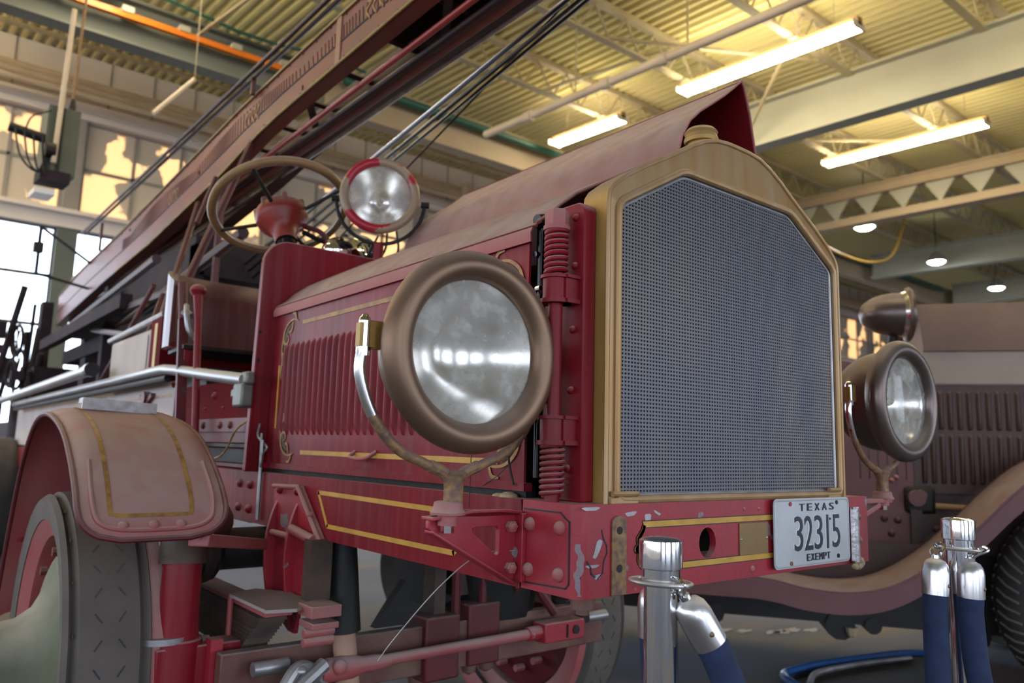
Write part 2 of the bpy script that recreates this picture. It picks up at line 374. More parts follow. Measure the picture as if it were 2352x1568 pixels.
# roof beams
def ibeam(mb, f, d, w, tw=.02, tf=.03):
    # f(s, side, z) -> point ; s in (0,1)
    for (s0, s1, z0, z1) in ((-w/2, w/2, 0, tf), (-w/2, w/2, d-tf, d), (-tw/2, tw/2, tf, d-tf)):
        vs = [f(s, q, z) for s in (0, 1) for q in (s0, s1) for z in (z0, z1)]
        mb.add(vs, [(0, 1, 3, 2), (4, 6, 7, 5), (0, 4, 5, 1), (2, 3, 7, 6), (0, 2, 6, 4), (1, 5, 7, 3)])
for (bb, lab, dd) in ((10.0, 'big beam_paint I-beam', .68), (19.5, '', .6), (24.3, '', .6), (30, '', .6)):
    mb = MB(); ibeam(mb, lambda s, q, z, bb=bb: bw(bb+q, -9.3 + s*18.4, 5.55+z), dd, .26)
    o = mb.build('roof_beam', BEAM)
    tag(o, {10.0: 'deep pale green-grey roof I-beam nearest the camera, with six bolt holes in its web', 19.5: 'pale roof I-beam behind the two nearest bay lamps', 24.3: 'pale roof I-beam just above the brown hood of the rear truck', 30: 'farthest pale roof I-beam'}[bb], 'beam')
    if bb == 10.0:
        r = thing('roof_beam', o['label'], 'beam', bw(10, 3, 5.55)); del o['label']; del o['category']; o.name = 'beam_web'
        o.parent = r; o.matrix_parent_inverse = world_of(r).inverted(); r.name = 'roof_beam'
        for i in range(3):
            for j in range(2):
                MB().cyl(bw(9.985, 2.72-j*.09, 5.98+i*.08), bw(9.975, 2.72-j*.09, 5.98+i*.08), .014, n=10).build('bolt', DK, r)
# open-web beam of triangular plates
r = thing('plate_girder', 'pale roof girder with a row of triangular web plates', 'beam', bw(14.4, 3, 5.45))
mb = MB(); bbox(mb, 14.27, 14.53, -9.3, 9.1, 5.45, 5.49); bbox(mb, 14.30, 14.50, -9.3, 9.1, 5.49, 5.60); bbox(mb, 14.27, 14.53, -9.3, 9.1, 6.13, 6.17); bbox(mb, 14.30, 14.50, -9.3, 9.1, 5.98, 6.13)
mb.build('chord', TANB, r)
a = -2.8
while a < 8.5:
    MB().prism([bw(14.39, a, 5.98), bw(14.39, a+.50, 5.98), bw(14.39, a+.25, 5.60)], (.02, 0, 0)).build('web_plate', BEAM, r); a += .62
# longitudinal beam near the back wall carrying busbar and green pipe
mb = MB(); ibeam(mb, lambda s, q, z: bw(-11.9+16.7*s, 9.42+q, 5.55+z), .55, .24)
tag(mb.build('crane_beam', mat('dark_crane_beam_tone', (.13, .14, .125), .6, 0, (.18, .19, .16), .8, (1, 1, 1))), 'dark grey beam carrying the orange rail at upper left', 'beam')  # left stretch of the back beam, in a darker colour
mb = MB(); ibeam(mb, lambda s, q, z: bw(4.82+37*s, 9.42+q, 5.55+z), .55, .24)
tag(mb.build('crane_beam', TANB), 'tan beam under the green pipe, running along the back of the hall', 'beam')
r = thing('busbar', 'orange power rail with pale clips along the back beam', 'power rail', bw(2, 9.24, 5.9))
mb = MB(); bbox(mb, -11, 4.6, 9.20, 9.27, 5.80, 5.87); mb.build('rail', ORG, r)
for i in range(10):
    mb = MB(); bbox(mb, -1.5+i*.62, -1.38+i*.62, 9.18, 9.32, 5.86, 5.93); mb.build('clip', BEAM, r)
mb = MB(); mb.tube([bw(-3+i*.5, 9.15, 6.12+.05*math.sin(i*1.3)) for i in range(18)], .022); tag(mb.build('power_cable', GRN), 'dark green cable sagging above the orange rail', 'cable')
mb = MB(); mb.cyl(bw(5, 9.25, 5.98), bw(24, 9.25, 5.98), .06, n=12); tag(mb.build('green_pipe', GRN), 'dark green pipe along the tan back beam', 'pipe')
# bar joists
labs = {-6.4: 'roof joist behind the camera, farthest back', -3.2: 'roof joist behind the camera', 0: 'roof joist over the camera', 3.25: 'roof joist right overhead', 4.85: 'second roof joist from the camera', 6.45: 'roof joist just beyond the long fluorescent lamps', 8.05: 'roof joist between the white pipe end and the back beam', 11.1: 'roof joist between the back beam and the back wall'}
for a, lab in labs.items():
    r = thing('bar_joist', lab + ', open web of bent rod', 'joist', bw(0, a, 6.2))
    mb = MB(); bbox(mb, -11.95, 41.95, a-.05, a+.05, 6.19, 6.22); mb.build('lower_chord', JST, r)
    mb = MB(); bbox(mb, -11.95, 41.95, a-.05, a+.05, 6.64, 6.715); mb.build('upper_chord', JST, r)
    mb = MB(); b = -11.95
    while b < 41.5:
        mb.bar(bw(b, a, 6.22), bw(b+.28, a, 6.64), .02, .02); mb.bar(bw(b+.28, a, 6.64), bw(b+.56, a, 6.22), .02, .02); b += .56
    mb.build('web_rod', JST, r)
# cross bridging braces
for (p, q, lab) in ((bw(9.9, 6.45, 5.60), bw(8.8, 4.85, 6.6), 'thin diagonal brace rising from the near I-beam'), (bw(7.4, 8.05, 6.2), bw(8.3, 6.45, 6.6), 'thin diagonal brace beside the white pipe'),
                    (bw(3.4, 8.05, 6.2), bw(3.1, 9.4, 5.95), 'short pale brace above the orange rail'), (bw(11.6, 6.45, 6.2), bw(14.4, 4.85, 6.5), 'thin diagonal brace behind the right fluorescent lamp'),
                    (bw(7.0, 6.45, 6.25), bw(9.8, 4.85, 6.3), 'thin diagonal brace behind the long fluorescent lamp')):
    tag(MB().bar(p, q, .035, .035).build('diagonal_brace', JST), lab, 'brace')
# pipes
mb = MB(); mb.cyl(bw(6.5, -2, 5.3), bw(6.5, 8.1, 5.3), .05, n=12)
r = thing('sprinkler_pipe', 'pale pipe with couplings hanging under the roof deck', 'pipe', bw(6.5, 3, 5.3)); mb.build('pipe', PIPEW, r)
for a in (3.0, 5.1, 5.9, 7.2): MB().cyl(bw(6.5, a, 5.3), bw(6.5, a+.12, 5.3), .068, n=12).build('coupling', PIPEW, r)
for a in (4.85, 6.45): MB().cyl(bw(6.5, a, 5.35), bw(6.5, a, 6.2), .01, n=6).build('hanger_rod', JST, r)
for i, z in enumerate((6.15, 6.02, 5.88)):
    mb = MB(); mb.cyl(bw(-12, 12.2-.1*i, z), bw(40, 12.2-.1*i, z), .045, n=10)
    tag(mb.build('wall_pipe', PIPEW), ('topmost', 'middle', 'lowest')[i]+' of the three pale pipes along the back wall', 'pipe')
mb = MB(); mb.tube([bw(9.2, 12.0, 6.2), bw(9.2, 12.0, 5.5), bw(9.2, 12.0, 5.35), bw(9.35, 12.0, 5.28), bw(9.9, 12.0, 5.25)], .09, 10); tag(mb.build('duct_elbow', PIPEW), 'pale elbow pipe dropping down the back wall right of the searchlight', 'pipe')
mb = MB(); mb.tube(smooth([bw(10.1, 7.4, 5.54), bw(11.5, 7.4, 5.25), bw(13.4, 7.4, 5.12), bw(14.4, 7.3, 4.95), bw(15.6, 7.3, 5.0), bw(16.4, 7.2, 5.35), bw(17.2, 7.2, 6.66)]), .025); tag(mb.build('yellow_cord', GOLD), 'yellow cord drooping under the roof girders', 'cord')
# fluorescent fixtures
def fixture(b, a0, a1, z, lab, lit=True):
    r = thing('fluorescent_lamp', lab, 'lamp', bw(b, (a0+a1)/2, z), 'fluorescent ceiling lamps')
    mb = MB(); bbox(mb, b-.05, b+.05, a0, a1, z+.03, z+.13); mb.build('pan', FIXR, r)
    for s in (-.085, .085): MB().cyl(bw(b+s, a0+.03, z+.02), bw(b+s, a1-.03, z+.02), .028 if lit else .02, n=12).build('tube', TUB, r)
    for a in (a0, a1-.025):
        mb = MB(); bbox(mb, b-.13, b+.13, a, a+.025, z-.01, z+.07); mb.build('end_cap', FIXE, r)
    for a in (a0+.3, a1-.3): MB().cyl(bw(b, a, z+.14), bw(b, a, ZD-.02), .006, n=6).build('hanger', JST, r)
fixture(8.5, 4.0, 6.45, 5.98, 'long lit fluorescent lamp above the raised hood')
fixture(12.4, 4.05, 6.52, 5.98, 'lit fluorescent lamp right of the raised hood')
fixture(8.6, 7.55, 9.0, 5.98, 'shorter lit fluorescent lamp left of the raised hood')
fixture(12.4, 0.9, 3.3, 5.98, 'lit fluorescent lamp at the right edge above the near I-beam')
fixture(2.0, 6.8, 9.1, 5.98, 'lit fluorescent lamp in the top left corner above the orange rail')
for b, a in ((8.5, .6), (3.2, 3.2), (3.2, -.4), (-2, 3.2), (-2, 6.6), (-.1, 9.8), (-2.6, 9.8), (-5, 9.8), (17, .4), (21, .4)): fixture(b, a, a+2.2, 5.96, 'unseen fluorescent lamp, added to help light the hall')  # lamps out of view, added for light; those by the back wall brighten it
for i, (b, a) in enumerate(((14.95, 7.1), (18.68, 7.3), (22.5, 7.4))):
    r = thing('bay_lamp', ('leftmost', 'middle', 'rightmost')[i]+' of the three small bright bay lamps above the rear truck', 'lamp', bw(b, a, 5.5), 'bright bay lamps')
    MB().lathe([(.05, .25), (.09, .2), (.2, .04), (.21, 0), (.19, 0)], bw(b, a, 5.55), (0, 0, 1), 20).build('shade', STL, r)
    MB().dome(bw(b, a, 5.56), (0, 0, -1), .17, .07, 16, 4).build('bulb', LED, r)
    MB().cyl(bw(b, a, 5.78), bw(b, a, ZD), .012, n=6).build('hanger', DK, r)
# hanging machine on the left
r = thing('hanging_heater', 'dark green machine hung on pale rods at upper left', 'heater', bw(1.5, 8, 3.3))
bbox(MB(), 1.40, 1.66, 7.9, 8.2, 3.42, 4.06).build('cabinet', HTR, r)
bbox(MB(), 1.50, 1.53, 7.885, 7.9, 3.45, 4.05).build('seam', DK, r)
MB().cyl(bw(1.12, 7.95, 3.78), bw(1.40, 7.95, 3.74), .045, n=14).build('motor', DK, r)
MB().cyl(bw(1.40, 7.86, 3.62), bw(1.48, 7.86, 3.62), .07, n=14).build('motor', DK, r)
for k in range(4): MB().tube(smooth([bw(1.16+.07*k, 7.9, 3.76), bw(1.22+.06*k, 7.85, 3.50-.02*k), bw(1.36+.02*k, 7.86, 3.40), bw(1.42, 7.88, 3.62)]), .009, 6).build('wiring', DK, r)
MB().tube(smooth([bw(1.42, 7.9, 4.0), bw(1.28, 7.88, 3.9), bw(1.24, 7.9, 3.78)]), .008, 6).build('wiring', DK, r)
bbox(MB(), 1.38, 1.62, 7.86, 8.1, 3.34, 3.44).build('gearbox', CLUT, r)
bbox(MB(), 1.36, 1.52, 7.9, 8.15, 3.22, 3.27).build('painted_glow_panel', LED if False else PLW, r)  # bright glow below the cabinet, put in as a plain white box
MB().cyl(bw(1.47, 7.84, 3.5), bw(1.50, 7.84, 5.0), .022, n=10).build('hanger_pipe', PIPEW, r)
MB().cyl(bw(1.60, 8.0, 4.1), bw(1.62, 8.0, 5.55), .012, n=8).build('hanger_chain', RUSTY, r)
MB().cyl(bw(1.60, 8.0, 4.04), bw(1.60, 8.0, 4.2), .04, .02, n=10).build('hook', DK, r)
mb = MB(); mb.cyl(bw(2.30, 8, 4.28), bw(2.66, 8, 4.76), .022, n=10); tag(mb.build('pale_rod', PIPEW), 'short pale rod hanging slanted before the back wall panels', 'rod')
tag(MB().cyl(bw(2.66, 8, 4.74), bw(2.66, 8, 6.6), .004, n=6).build('hanger_wire', JST), 'thin wire holding the short slanted pale rod', 'wire')

# ================================================================ the near fire truck
XL, XR, YF, ZT, ZB = .918, 1.897, .95, .962, .811
T = thing('fire_truck', 'red antique ladder fire truck with grey honeycomb radiator, facing the camera', 'fire truck', (1.4, 2.5, 0))
def bolt(p, ax, r, h, par=None, m=R_): return MB().dome(p, ax, r, h, 14, 5).build('rivet', m, par or T)
# --- chassis rails
fr = MB().box(XL, XL+.012, 1.102, 9, ZB-.005, ZT).box(XL, XL+.07, 1.102, 9, ZT-.012, ZT).box(XL, XL+.07, 1.102, 9, ZB-.005, ZB+.007)
frame = fr.build('frame_rail', R_, T, bevel=.002)
fr = MB().box(XR-.012, XR, .99, 9, ZB, ZT).box(XR-.07, XR, .99, 9, ZT-.012, ZT).build('frame_rail', R_, T)
for y in (2.44, 2.53):
    for z in (.92, .845): bolt((XL, y, z), (-1, 0, 0), .014, .012, frame)
def stripe(pts, w, nrm, par, m=GOLD, t=.0012, under=None, name='gold_stripe'):
    nrm = V(nrm); mb = MB()
    for a, b in zip(pts, pts[1:]):
        a, b = V(a), V(b); d = (b-a).normalized(); s = d.cross(nrm)*w/2; e = d*w*.3
        mb.prism([a-e-s, b+e-s, b+e+s, a-e+s], nrm*t)
    return mb.build(name, m, par)
sx = XL-.0002
stripe([(sx, 1.14, .9215), (sx, 1.946, .9245), (sx, 1.883, .842), (sx, 1.31, .842), (sx, 1.295, .853)], .011, (-1, 0, 0), frame)
# --- wrap-around front plate with a rounded corner
def front_path(n=6, r=.028):
    p = [(XL, 1.097), (XL, YF+r)]
    for k in range(1, n+1):
        t = PI/2*k/n; p.append((XL+r-r*math.cos(t), YF+r-r*math.sin(t)))
    return p+[(XR, YF)]
FP = front_path()
P = [[(x, y, z) for (x, y) in FP] for z in (ZB-.004, ZT)]
fp = MB()
oval = [(1.264+.026*math.cos(2*PI*k/28), .883+.029*math.sin(2*PI*k/28)) for k in range(28)]
# side and corner
side = FP[:-1]
fp.grid([[(x, y, z) for x, y in side] for z in (ZB-.004, ZT)], 0)
# front face with the oval hole: fan between outline and hole
x0 = side[-1][0]
outl = []
for k in range(28):
    t = 2*PI*k/28; c, s_ = math.cos(t), math.sin(t)
    L_ = [((x0-1.264)/c if c < -1e-6 else (XR-1.264)/c if c > 1e-6 else 1e9), ((ZB-.004-.883)/s_ if s_ < -1e-6 else (ZT-.883)/s_ if s_ > 1e-6 else 1e9)]
    q = min(v for v in L_ if v > 0); outl.append((1.264+q*c, .883+q*s_))
corn = {}
vs = [(x, YF, z) for x, z in oval]+[(x, YF, z) for x, z in outl]
fs = [(k, (k+1) % 28, 28+(k+1) % 28, 28+k) for k in range(28)]
for k in range(28):
    a, b = outl[k], outl[(k+1) % 28]
    if abs(a[0]-b[0]) > 1e-6 and abs(a[1]-b[1]) > 1e-6:
        cx = x0 if min(a[0], b[0]) <= x0+1e-6 else XR; cz = ZT if max(a[1], b[1]) >= ZT-1e-6 else ZB-.004
        vs.append((cx, YF, cz)); fs.append((28+k, 28+(k+1) % 28, len(vs)-1))
fp.add(vs, fs)
fp.add([(x, y, z) for y in (YF, YF+.014) for x, z in oval], [(k, (k+1) % 28, 28+(k+1) % 28, 28+k) for k in range(28)])
# top flange and back
inn = lambda p: (p[0]+.0015*(p[0] < 1), p[1]+.0015)
fp.prism([(*inn(p), ZT) for p in FP[1:]]+[(XR, YF+.16, ZT), (XL+.14, 1.097, ZT), (XL+.0015, 1.097, ZT)], (0, 0, -.008))
fp.prism([(*inn(p), ZB-.004) for p in FP[1:]]+[(XR, YF+.07, ZB-.004), (XL+.07, 1.097, ZB-.004), (XL+.0015, 1.097, ZB-.004)], (0, 0, .006))
fplate = fp.build('front_plate', RF, T)
MB().box(XR-.01, XR-.0005, YF+.0015, 1.09, ZB-.004, ZT).build('frame_rail', RF, T)
for y, z in ((1.075, .920), (.996, .920), (1.077, .841), (.998, .842)): MB().dome((XL, y, z), (-1, 0, 0), .0125, .011, 18, 6).build('rivet', RP, fplate)
pin = [(sx, 1.092, .946), (sx, .995, .946), (sx, .984, .938), (sx, .973, .932), (sx, .973, .83), (sx, .98, .822), (sx, 1.090, .818)]
stripe(pin, .003, (-1, 0, 0), fplate, PINS, .0006, name='pinstripe')
yf = YF-.0002
for z in (.9245, .8465):
    stripe([(1.079, yf, z), (1.79, yf, z)], .014, (0, -1, 0), fplate, PINS, .0006, name='pinstripe')
    stripe([(1.079, yf, z), (1.79, yf, z)], .0105, (0, -1, 0), fplate, GOLD)
cv = smooth([(1.080, yf, .924), (1.075, yf, .912), (1.064, yf, .900), (1.066, yf, .889), (1.058, yf, .882), (1.066, yf, .875), (1.066, yf, .862), (1.078, yf, .847)], 4)
stripe(cv, .0105, (0, -1, 0), fplate, PINS, .0006, name='pinstripe'); stripe(cv, .0075, (0, -1, 0), fplate, GOLD, .0018)
bx = [(.945, yf, .916), (.955, yf, .921), (.962, yf, .926), (.972, yf, .919), (.976, yf, .905), (.984, yf, .893), (.985, yf, .880), (.977, yf, .866), (.975, yf, .848), (.962, yf, .838)]
stripe(bx[3:], .0025, (0, -1, 0), fplate, PINS, .0006, name='pinstripe'); stripe([(.938, yf, .868), (.946, yf, .858), (.948, yf, .848), (.957, yf, .842)], .003, (0, -1, 0), fplate, PINS, .0006, name='pinstripe')
for (cx, cz, rx, rz, ro) in ((.950, .860, .015, .0035, 0), (.963, .842, .008, .005, .2), (.962, .888, .006, .022, -.5), (.955, .80+.003, .03, .004, 0), (.945, .955, .020, .004, 0), (1.045, .944, .014, .005, .1), (1.09, .934, .008, .012, 0), (1.115, .944, .010, .003, -.4)):
    q = [(cx+rx*math.cos(t)*(1+.25*math.sin(3*t))*math.cos(ro)-rz*math.sin(t)*math.sin(ro), yf, cz+rx*math.cos(t)*math.sin(ro)+rz*math.sin(t)*(1+.3*math.cos(2*t))*math.cos(ro)) for t in [2*PI*k/14 for k in range(14)]]
    if cz > .806: MB().prism(q, (0, -.0004, 0)).build('paint_chip', STL, fplate)
q = [(XL+.008+.007*math.cos(2*PI*k/16), .9585+.006, .868+.045*math.sin(2*PI*k/16)) for k in range(16)]
# worn bent corner, with its pale highlight put into the colour
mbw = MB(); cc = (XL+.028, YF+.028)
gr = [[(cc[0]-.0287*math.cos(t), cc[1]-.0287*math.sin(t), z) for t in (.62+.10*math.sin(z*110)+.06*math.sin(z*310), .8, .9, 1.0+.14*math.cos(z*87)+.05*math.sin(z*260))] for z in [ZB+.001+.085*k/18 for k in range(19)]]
mbw.grid(gr).build('worn_corner_highlight', mat('worn_highlight_paint', (.27, .17, .19), .5, .2, (.22, .2, .24), .9, (60, 60, 60), bump=.4), fplate)
# rusty strap
st = MB(); st.prism([(.995, YF, ZB-.003), (1.031, YF, ZB-.003), (1.031, YF, .930)]+[(1.013+.018*math.cos(t), YF, .930+.012*math.sin(t)) for t in [PI*k/8 for k in range(1, 8)]]+[(.995, YF, .930)], (0, -.004, 0))
strap = st.build('strap', RUSTY, T, bevel=.001, label='rusty vertical strap with two holes')
for z in (.917, .853): MB().cyl((1.0125, YF-.0035, z), (1.0125, YF-.0046, z), .007, n=16).build('bolt_hole', DK, strap)
# small brass plate
q = MB().box(1.366, 1.466, YF-.003, YF, .852, .916).build('brass_plate', mat('dull_bronze_plate', (.27, .17, .075), .5, .4, (.22, .14, .07), .7, (30, 30, 30)), T, bevel=.0008, label='small blank brass plate beside the licence plate')
for x in (1.371, 1.461): MB().dome((x, YF-.003, .884), (0, -1, 0), .0035, .002, 10, 3).build('screw', STL, q)
for (x, z) in ((1.385, .944), (1.437, .943), (1.412, .823)): bolt((x, YF, z), (0, -1, 0), .004 if z > .9 else .007, .003, fplate, RP)
# licence plate
def rrect(x0, x1, z0, z1, r, y, n=5):
    o = []
    for cx, cz, a in ((x1-r, z1-r, 0), (x0+r, z1-r, 90), (x0+r, z0+r, 180), (x1-r, z0+r, 270)):
        for k in range(n+1):
            t = math.radians(a+90*k/n); o.append((cx+r*math.cos(t), y, cz+r*math.sin(t)))
    return o
PX0, PX1, PZ0, PZ1 = 1.474, 1.786, .817, .963; yp = YF-.012
pl = MB().prism(rrect(PX0, PX1, PZ0, PZ1, .012, yp), (0, .002, 0))
plate = pl.build('licence_plate', PLATE, T, label='pale metal licence plate with dark raised numbers')
MB().tube(rrect(PX0+.004, PX1-.004, PZ0+.004, PZ1-.004, .010, yp), .0022, 6, cl=True).build('plate_rim', PLATE, plate)
pc = (PX0+PX1)/2+.018
def onplate(x, z, y=yp-.0012): return M.Translation((x, y, z)) @ M.Rotation(PI/2, 4, 'X')
for ch, x in zip('TEXAS', (-.062, -.031, 0, .031, .062)): text_mesh(ch, .019, .016, .002, 'lettering', PLT, plate, onplate(pc+x-.004, .9435))
for ch, x, wd in (('3', -.083, .034), ('2', -.043, .034), ('3', -.002, .034), ('1', .036, .008), ('5', .074, .034)):
    if ch == '1': MB().box(pc+x-.0045, pc+x+.0045, yp-.0028, yp, .851, .925).build('lettering', PLT, plate); MB().box(pc+x-.008, pc+x-.0045, yp-.0018, yp, .8505, .9255).build('embossing', PLW, plate)
    else:
        text_mesh(ch, wd, .074, .0016, 'embossing', PLW, plate, onplate(pc+x-.003, .8885, yp-.0006), bold=.012)
        text_mesh(ch, wd, .074, .003, 'lettering', PLT, plate, onplate(pc+x, .888), bold=.0)
MB().box(pc+.0485, pc+.0525, yp-.002, yp, .913, .918).build('lettering', PLT, plate)
for ch, x in zip('EXEMPT', (-.042, -.025, -.008, .009, .026, .042)): text_mesh(ch, .0125, .015, .002, 'lettering', PLT, plate, onplate(pc+x-.002, .8355))
for x, z, m in ((PX0+.062, .9515, RF), (PX1-.056, .9515, DK), (PX0+.062, .8265, RUSTY), (PX1-.055, .8315, DK)): MB().cyl((x, yp, z), (x, yp-.002, z), .0048, n=12).build('plate_bolt', m, plate)
# taped handle at the far end of the front plate
hp = MB(); hp.grid([[(1.805+.0+.012*math.cos(t)*1.3, YF-.014-.010*math.sin(t), z+.002*math.sin(z*300+t*3)) for t in [PI*k/6 for k in range(7)]] for z in [.815+.012*k for k in range(11)]])
hp.box(1.815, 1.842, YF-.008, YF, .815, .938)
hnd = hp.build('side_marker', TAPE, T, label='upright silver-taped marker at the far end of the front plate')
MB().dome((1.832, YF-.006, .916), (0, -1, 0), .010, .012, 12, 4).build('bolt', RUSTY, hnd); MB().dome((1.832, YF-.006, .862), (0, -1, 0), .011, .013, 12, 4).build('bolt', RUSTY, hnd)
mb = MB()
for k in range(16): mb.dome((1.815+random.uniform(-.008, .022), YF-.006-random.uniform(0, .01), .812+random.uniform(-.012, .008)), (random.uniform(-1, 1), -1, random.uniform(-1, .4)), random.uniform(.004, .009), .008, 8, 3)
mb.build('putty', FOAM, hnd)
MB().cyl((XL+.06, 1.0, ZB), (XL+.06, 1.0, ZB-.03), .022, n=12).cyl((XL+.06, 1.0, ZB-.03), (XL+.06, 1.0, ZB-.04), .012, n=6).build('frame_bolt', AXL, T)

# --- radiator
half = [(0, 1.724), (.04, 1.7235), (.08, 1.719), (.12, 1.706), (.165, 1.684), (.2, 1.663), (.25, 1.635), (.30, 1.608), (.36, 1.572), (.395, 1.545), (.405, 1.530), (.408, 1.510)]
def arch(sc_=1, dz=0, w=0): return [(1.4-(x+w), z+dz) for x, z in half[::-1]]+[(1.4+(x+w), z+dz) for x, z in half[1:]]
outer = [(.992, ZT)]+arch()+[(1.808, ZT)]
corep = [(1.015, .968), (1.015, 1.513), (1.205, 1.621), (1.595, 1.621), (1.785, 1.513), (1.785, .968)]
def resamp(poly, N, closed=False):
    L_ = [0]
    for a, b in zip(poly, poly[1:]): L_.append(L_[-1]+math.hypot(b[0]-a[0], b[1]-a[1]))
    out = []
    for k in range(N):
        s_ = L_[-1]*k/(N-1); i = max(j for j in range(len(L_)) if L_[j] <= s_+1e-9); i = min(i, len(poly)-2)
        t = (s_-L_[i])/(L_[i+1]-L_[i]); out.append((poly[i][0]+(poly[i+1][0]-poly[i][0])*t, poly[i][1]+(poly[i+1][1]-poly[i][1])*t))
    return out
N = 90
# match by angle about the centre so that the face stays clean
def at_angle(poly, ang, c=(1.4, 1.25)):
    d = (math.cos(ang), math.sin(ang)); best = None
    for a, b in zip(poly, poly[1:]+poly[:1]):
        ex, ez = b[0]-a[0], b[1]-a[1]; den = d[0]*ez-d[1]*ex
        if abs(den) < 1e-12: continue
        t = ((a[0]-c[0])*ez-(a[1]-c[1])*ex)/den; u = ((a[0]-c[0])*d[1]-(a[1]-c[1])*d[0])/den
        if t > 0 and -1e-9 <= u <= 1+1e-9 and (best is None or t < best): best = t
    return (c[0]+d[0]*best, c[1]+d[1]*best)
angs = sorted({math.atan2(z-1.25, x-1.4) for x, z in outer+corep}|{-PI+2*PI*k/160 for k in range(160)})
ro = [at_angle(outer, a) for a in angs]; ri = [at_angle(corep, a) for a in angs]; n = len(angs)
yr = YF+.008
sh = MB()
ring = lambda pts, y: [(x, y, z) for x, z in pts]
sh.grid([ring(ro+ro[:1], yr+.004), ring(ri+ri[:1], yr)])
shell = sh.build('radiator_shell_front', BRT, T)
side = MB(); prof = [(.992, ZT)]+arch()+[(1.808, ZT)]
side.grid([ring(prof, yr+.004), ring(prof, yr+.07)])
side.build('radiator_shell', BR, T)
MB().tube([(x, yr+.003, z) for x, z in prof], .005, 8).build('shell_edge', BRT, T)
inr = [(x, z) for x, z in corep]
def chamf(poly, r):
    out = []
    m = len(poly)
    for i in range(m):
        p, a, b = V(poly[i]), V(poly[i-1]), V(poly[(i+1) % m])
        da, db = (a-p).normalized()*r, (b-p).normalized()*r
        for t in (0, .25, .5, .75, 1): out.append(tuple((p+da)*(1-t)**2+2*t*(1-t)*p+(p+db)*t*t))
    return out
MB().tube([(x, yr-.001, z) for x, z in chamf(corep, .02)], .0075, 10, cl=True).build('core_rim', BRT, T)
MB().tube([(x, yr+.006, z) for x, z in chamf([(1.4+(x-1.4)*.975, 1.25+(z-1.25)*.972) for x, z in corep], .018)], .0035, 8, cl=True).build('core_rim', STL, T)
def ztop(x):
    d = abs(x-1.4)
    return 1.619 if d < .195 else 1.619-(d-.195)*(.108/.19)
cm = MB(); yc = yr+.005
nx = 88; x0c, x1c = 1.022, 1.778
for k in range(nx+1):
    x = x0c+(x1c-x0c)*k/nx; cm.box(x-.0021, x+.0021, yc+.0006, yc+.012, .968, ztop(x)-.003)
nz = 88
for k in range(nz+1):
    z = .972+.0073*k; d = .378 if z < 1.51 else .195+(1.619-z)*(.19/.108)
    cm.box(1.4-d, 1.4+d, yc, yc+.012, z-.0019, z+.0019)
core = cm.build('radiator_core', CORE, T)
MB().prism([(x, yc+.0105, z) for x, z in corep], (0, .03, 0)).build('core_back', COREB, T)
for x0_, x1_ in ((1.0, 1.064), (1.725, 1.775)):
    MB().cyl((x0_, yr-.006, .979), (x1_, yr-.006, .979), .005, n=10).box(x0_-.004, x1_, yr-.008, yr, .9625, .972).build('core_clip', BRT, T)
# filler cap
MB().lathe([(.0, -.04), (.030, -.04), (.030, 0), (.036, .002), (.038, .010), (.034, .020), (.037, .026), (.030, .034), (0, .036)], (1.345, 1.02, 1.735), (0, 0, 1), 28).build('filler_cap', BR, T)
# red corner plate with rivets, carrying the spring rod
mb = MB(); y0, y1 = .992, 1.10
poly = [(.962, y1, ZT), (.962, y0, ZT), (.962, y0, 1.49)]+[(.962, y0+.022-.022*math.cos(t), 1.49+.022*math.sin(t)) for t in [PI/2*k/6 for k in range(1, 7)]]+[(.962, y1, 1.512)]
mb.prism(poly, (.03, 0, 0)); cp = mb.build('corner_plate', R_, T, bevel=.003)
for y, z in ((1.015, 1.483), (1.016, 1.391), (1.02, 1.272), (1.022, 1.161), (1.028, 1.02)): bolt((.962, y, z), (-1, 0, 0), .0075, .007, cp)
sr = MB().cyl((.93, 1.033, ZT), (.93, 1.033, 1.49), .0135, n=20).build('spring_rod', R_, T)
MB().hexa((.93, 1.033, 1.462), (0, 0, 1), .023, .032).cyl((.93, 1.033, 1.455), (.93, 1.033, 1.463), .025).build('nut', RP, sr)
def helix(c, z0, z1, R, r, turns):
    n_ = int(turns*20); return MB().tube([(c[0]+R*math.cos(2*PI*turns*k/n_), c[1]+R*math.sin(2*PI*turns*k/n_), z0+(z1-z0)*k/n_) for k in range(n_+1)], r, 8)
helix((.93, 1.033), 1.372, 1.457, .0185, .0048, 8).build('spring', R_, sr)
helix((.93, 1.033), .972, 1.064, .0195, .0040, 9).build('spring', R_, sr)
for za, zb in ((1.322, 1.366), (1.066, 1.110)):
    m_ = MB().cyl((.93, 1.033, za), (.93, 1.033, zb), .024, n=24).cyl((.93, 1.033, za-.005), (.93, 1.033, za+.003), .029, n=24).cyl((.93, 1.033, zb-.003), (.93, 1.033, zb+.003), .029, n=24)
    m_.box(.93, .965, 1.005, 1.033, za, zb).box(.93, .965, 1.0, 1.035, za-.005, za+.003).box(.93, .965, 1.0, 1.035, zb-.003, zb+.003).build('rod_bracket', R_, sr)
# pipes in the black gap behind the radiator
mb = MB()
for k, (x, y) in enumerate(((.965, 1.118), (.985, 1.13), (1.005, 1.118))): mb.cyl((x, y, 1.0), (x, y, 1.50), .008, n=12)
mb.cyl((.95, 1.112, 1.495), (1.05, 1.112, 1.52), .014, n=14); mb.cyl((.95, 1.118, 1.43), (1.03, 1.118, 1.437), .006)
mb.build('water_pipe', BLK, T)
MB().box(1.03, 1.77, 1.13, 1.15, .96, 1.52).build('fan_shroud', DK, T)
for k in range(3): MB().cyl((.952, 1.112, 1.36-.02*k*0+.0), (.952, 1.10, 1.36), .004+.001*k, n=10).build('hose_clip', CHD, T)
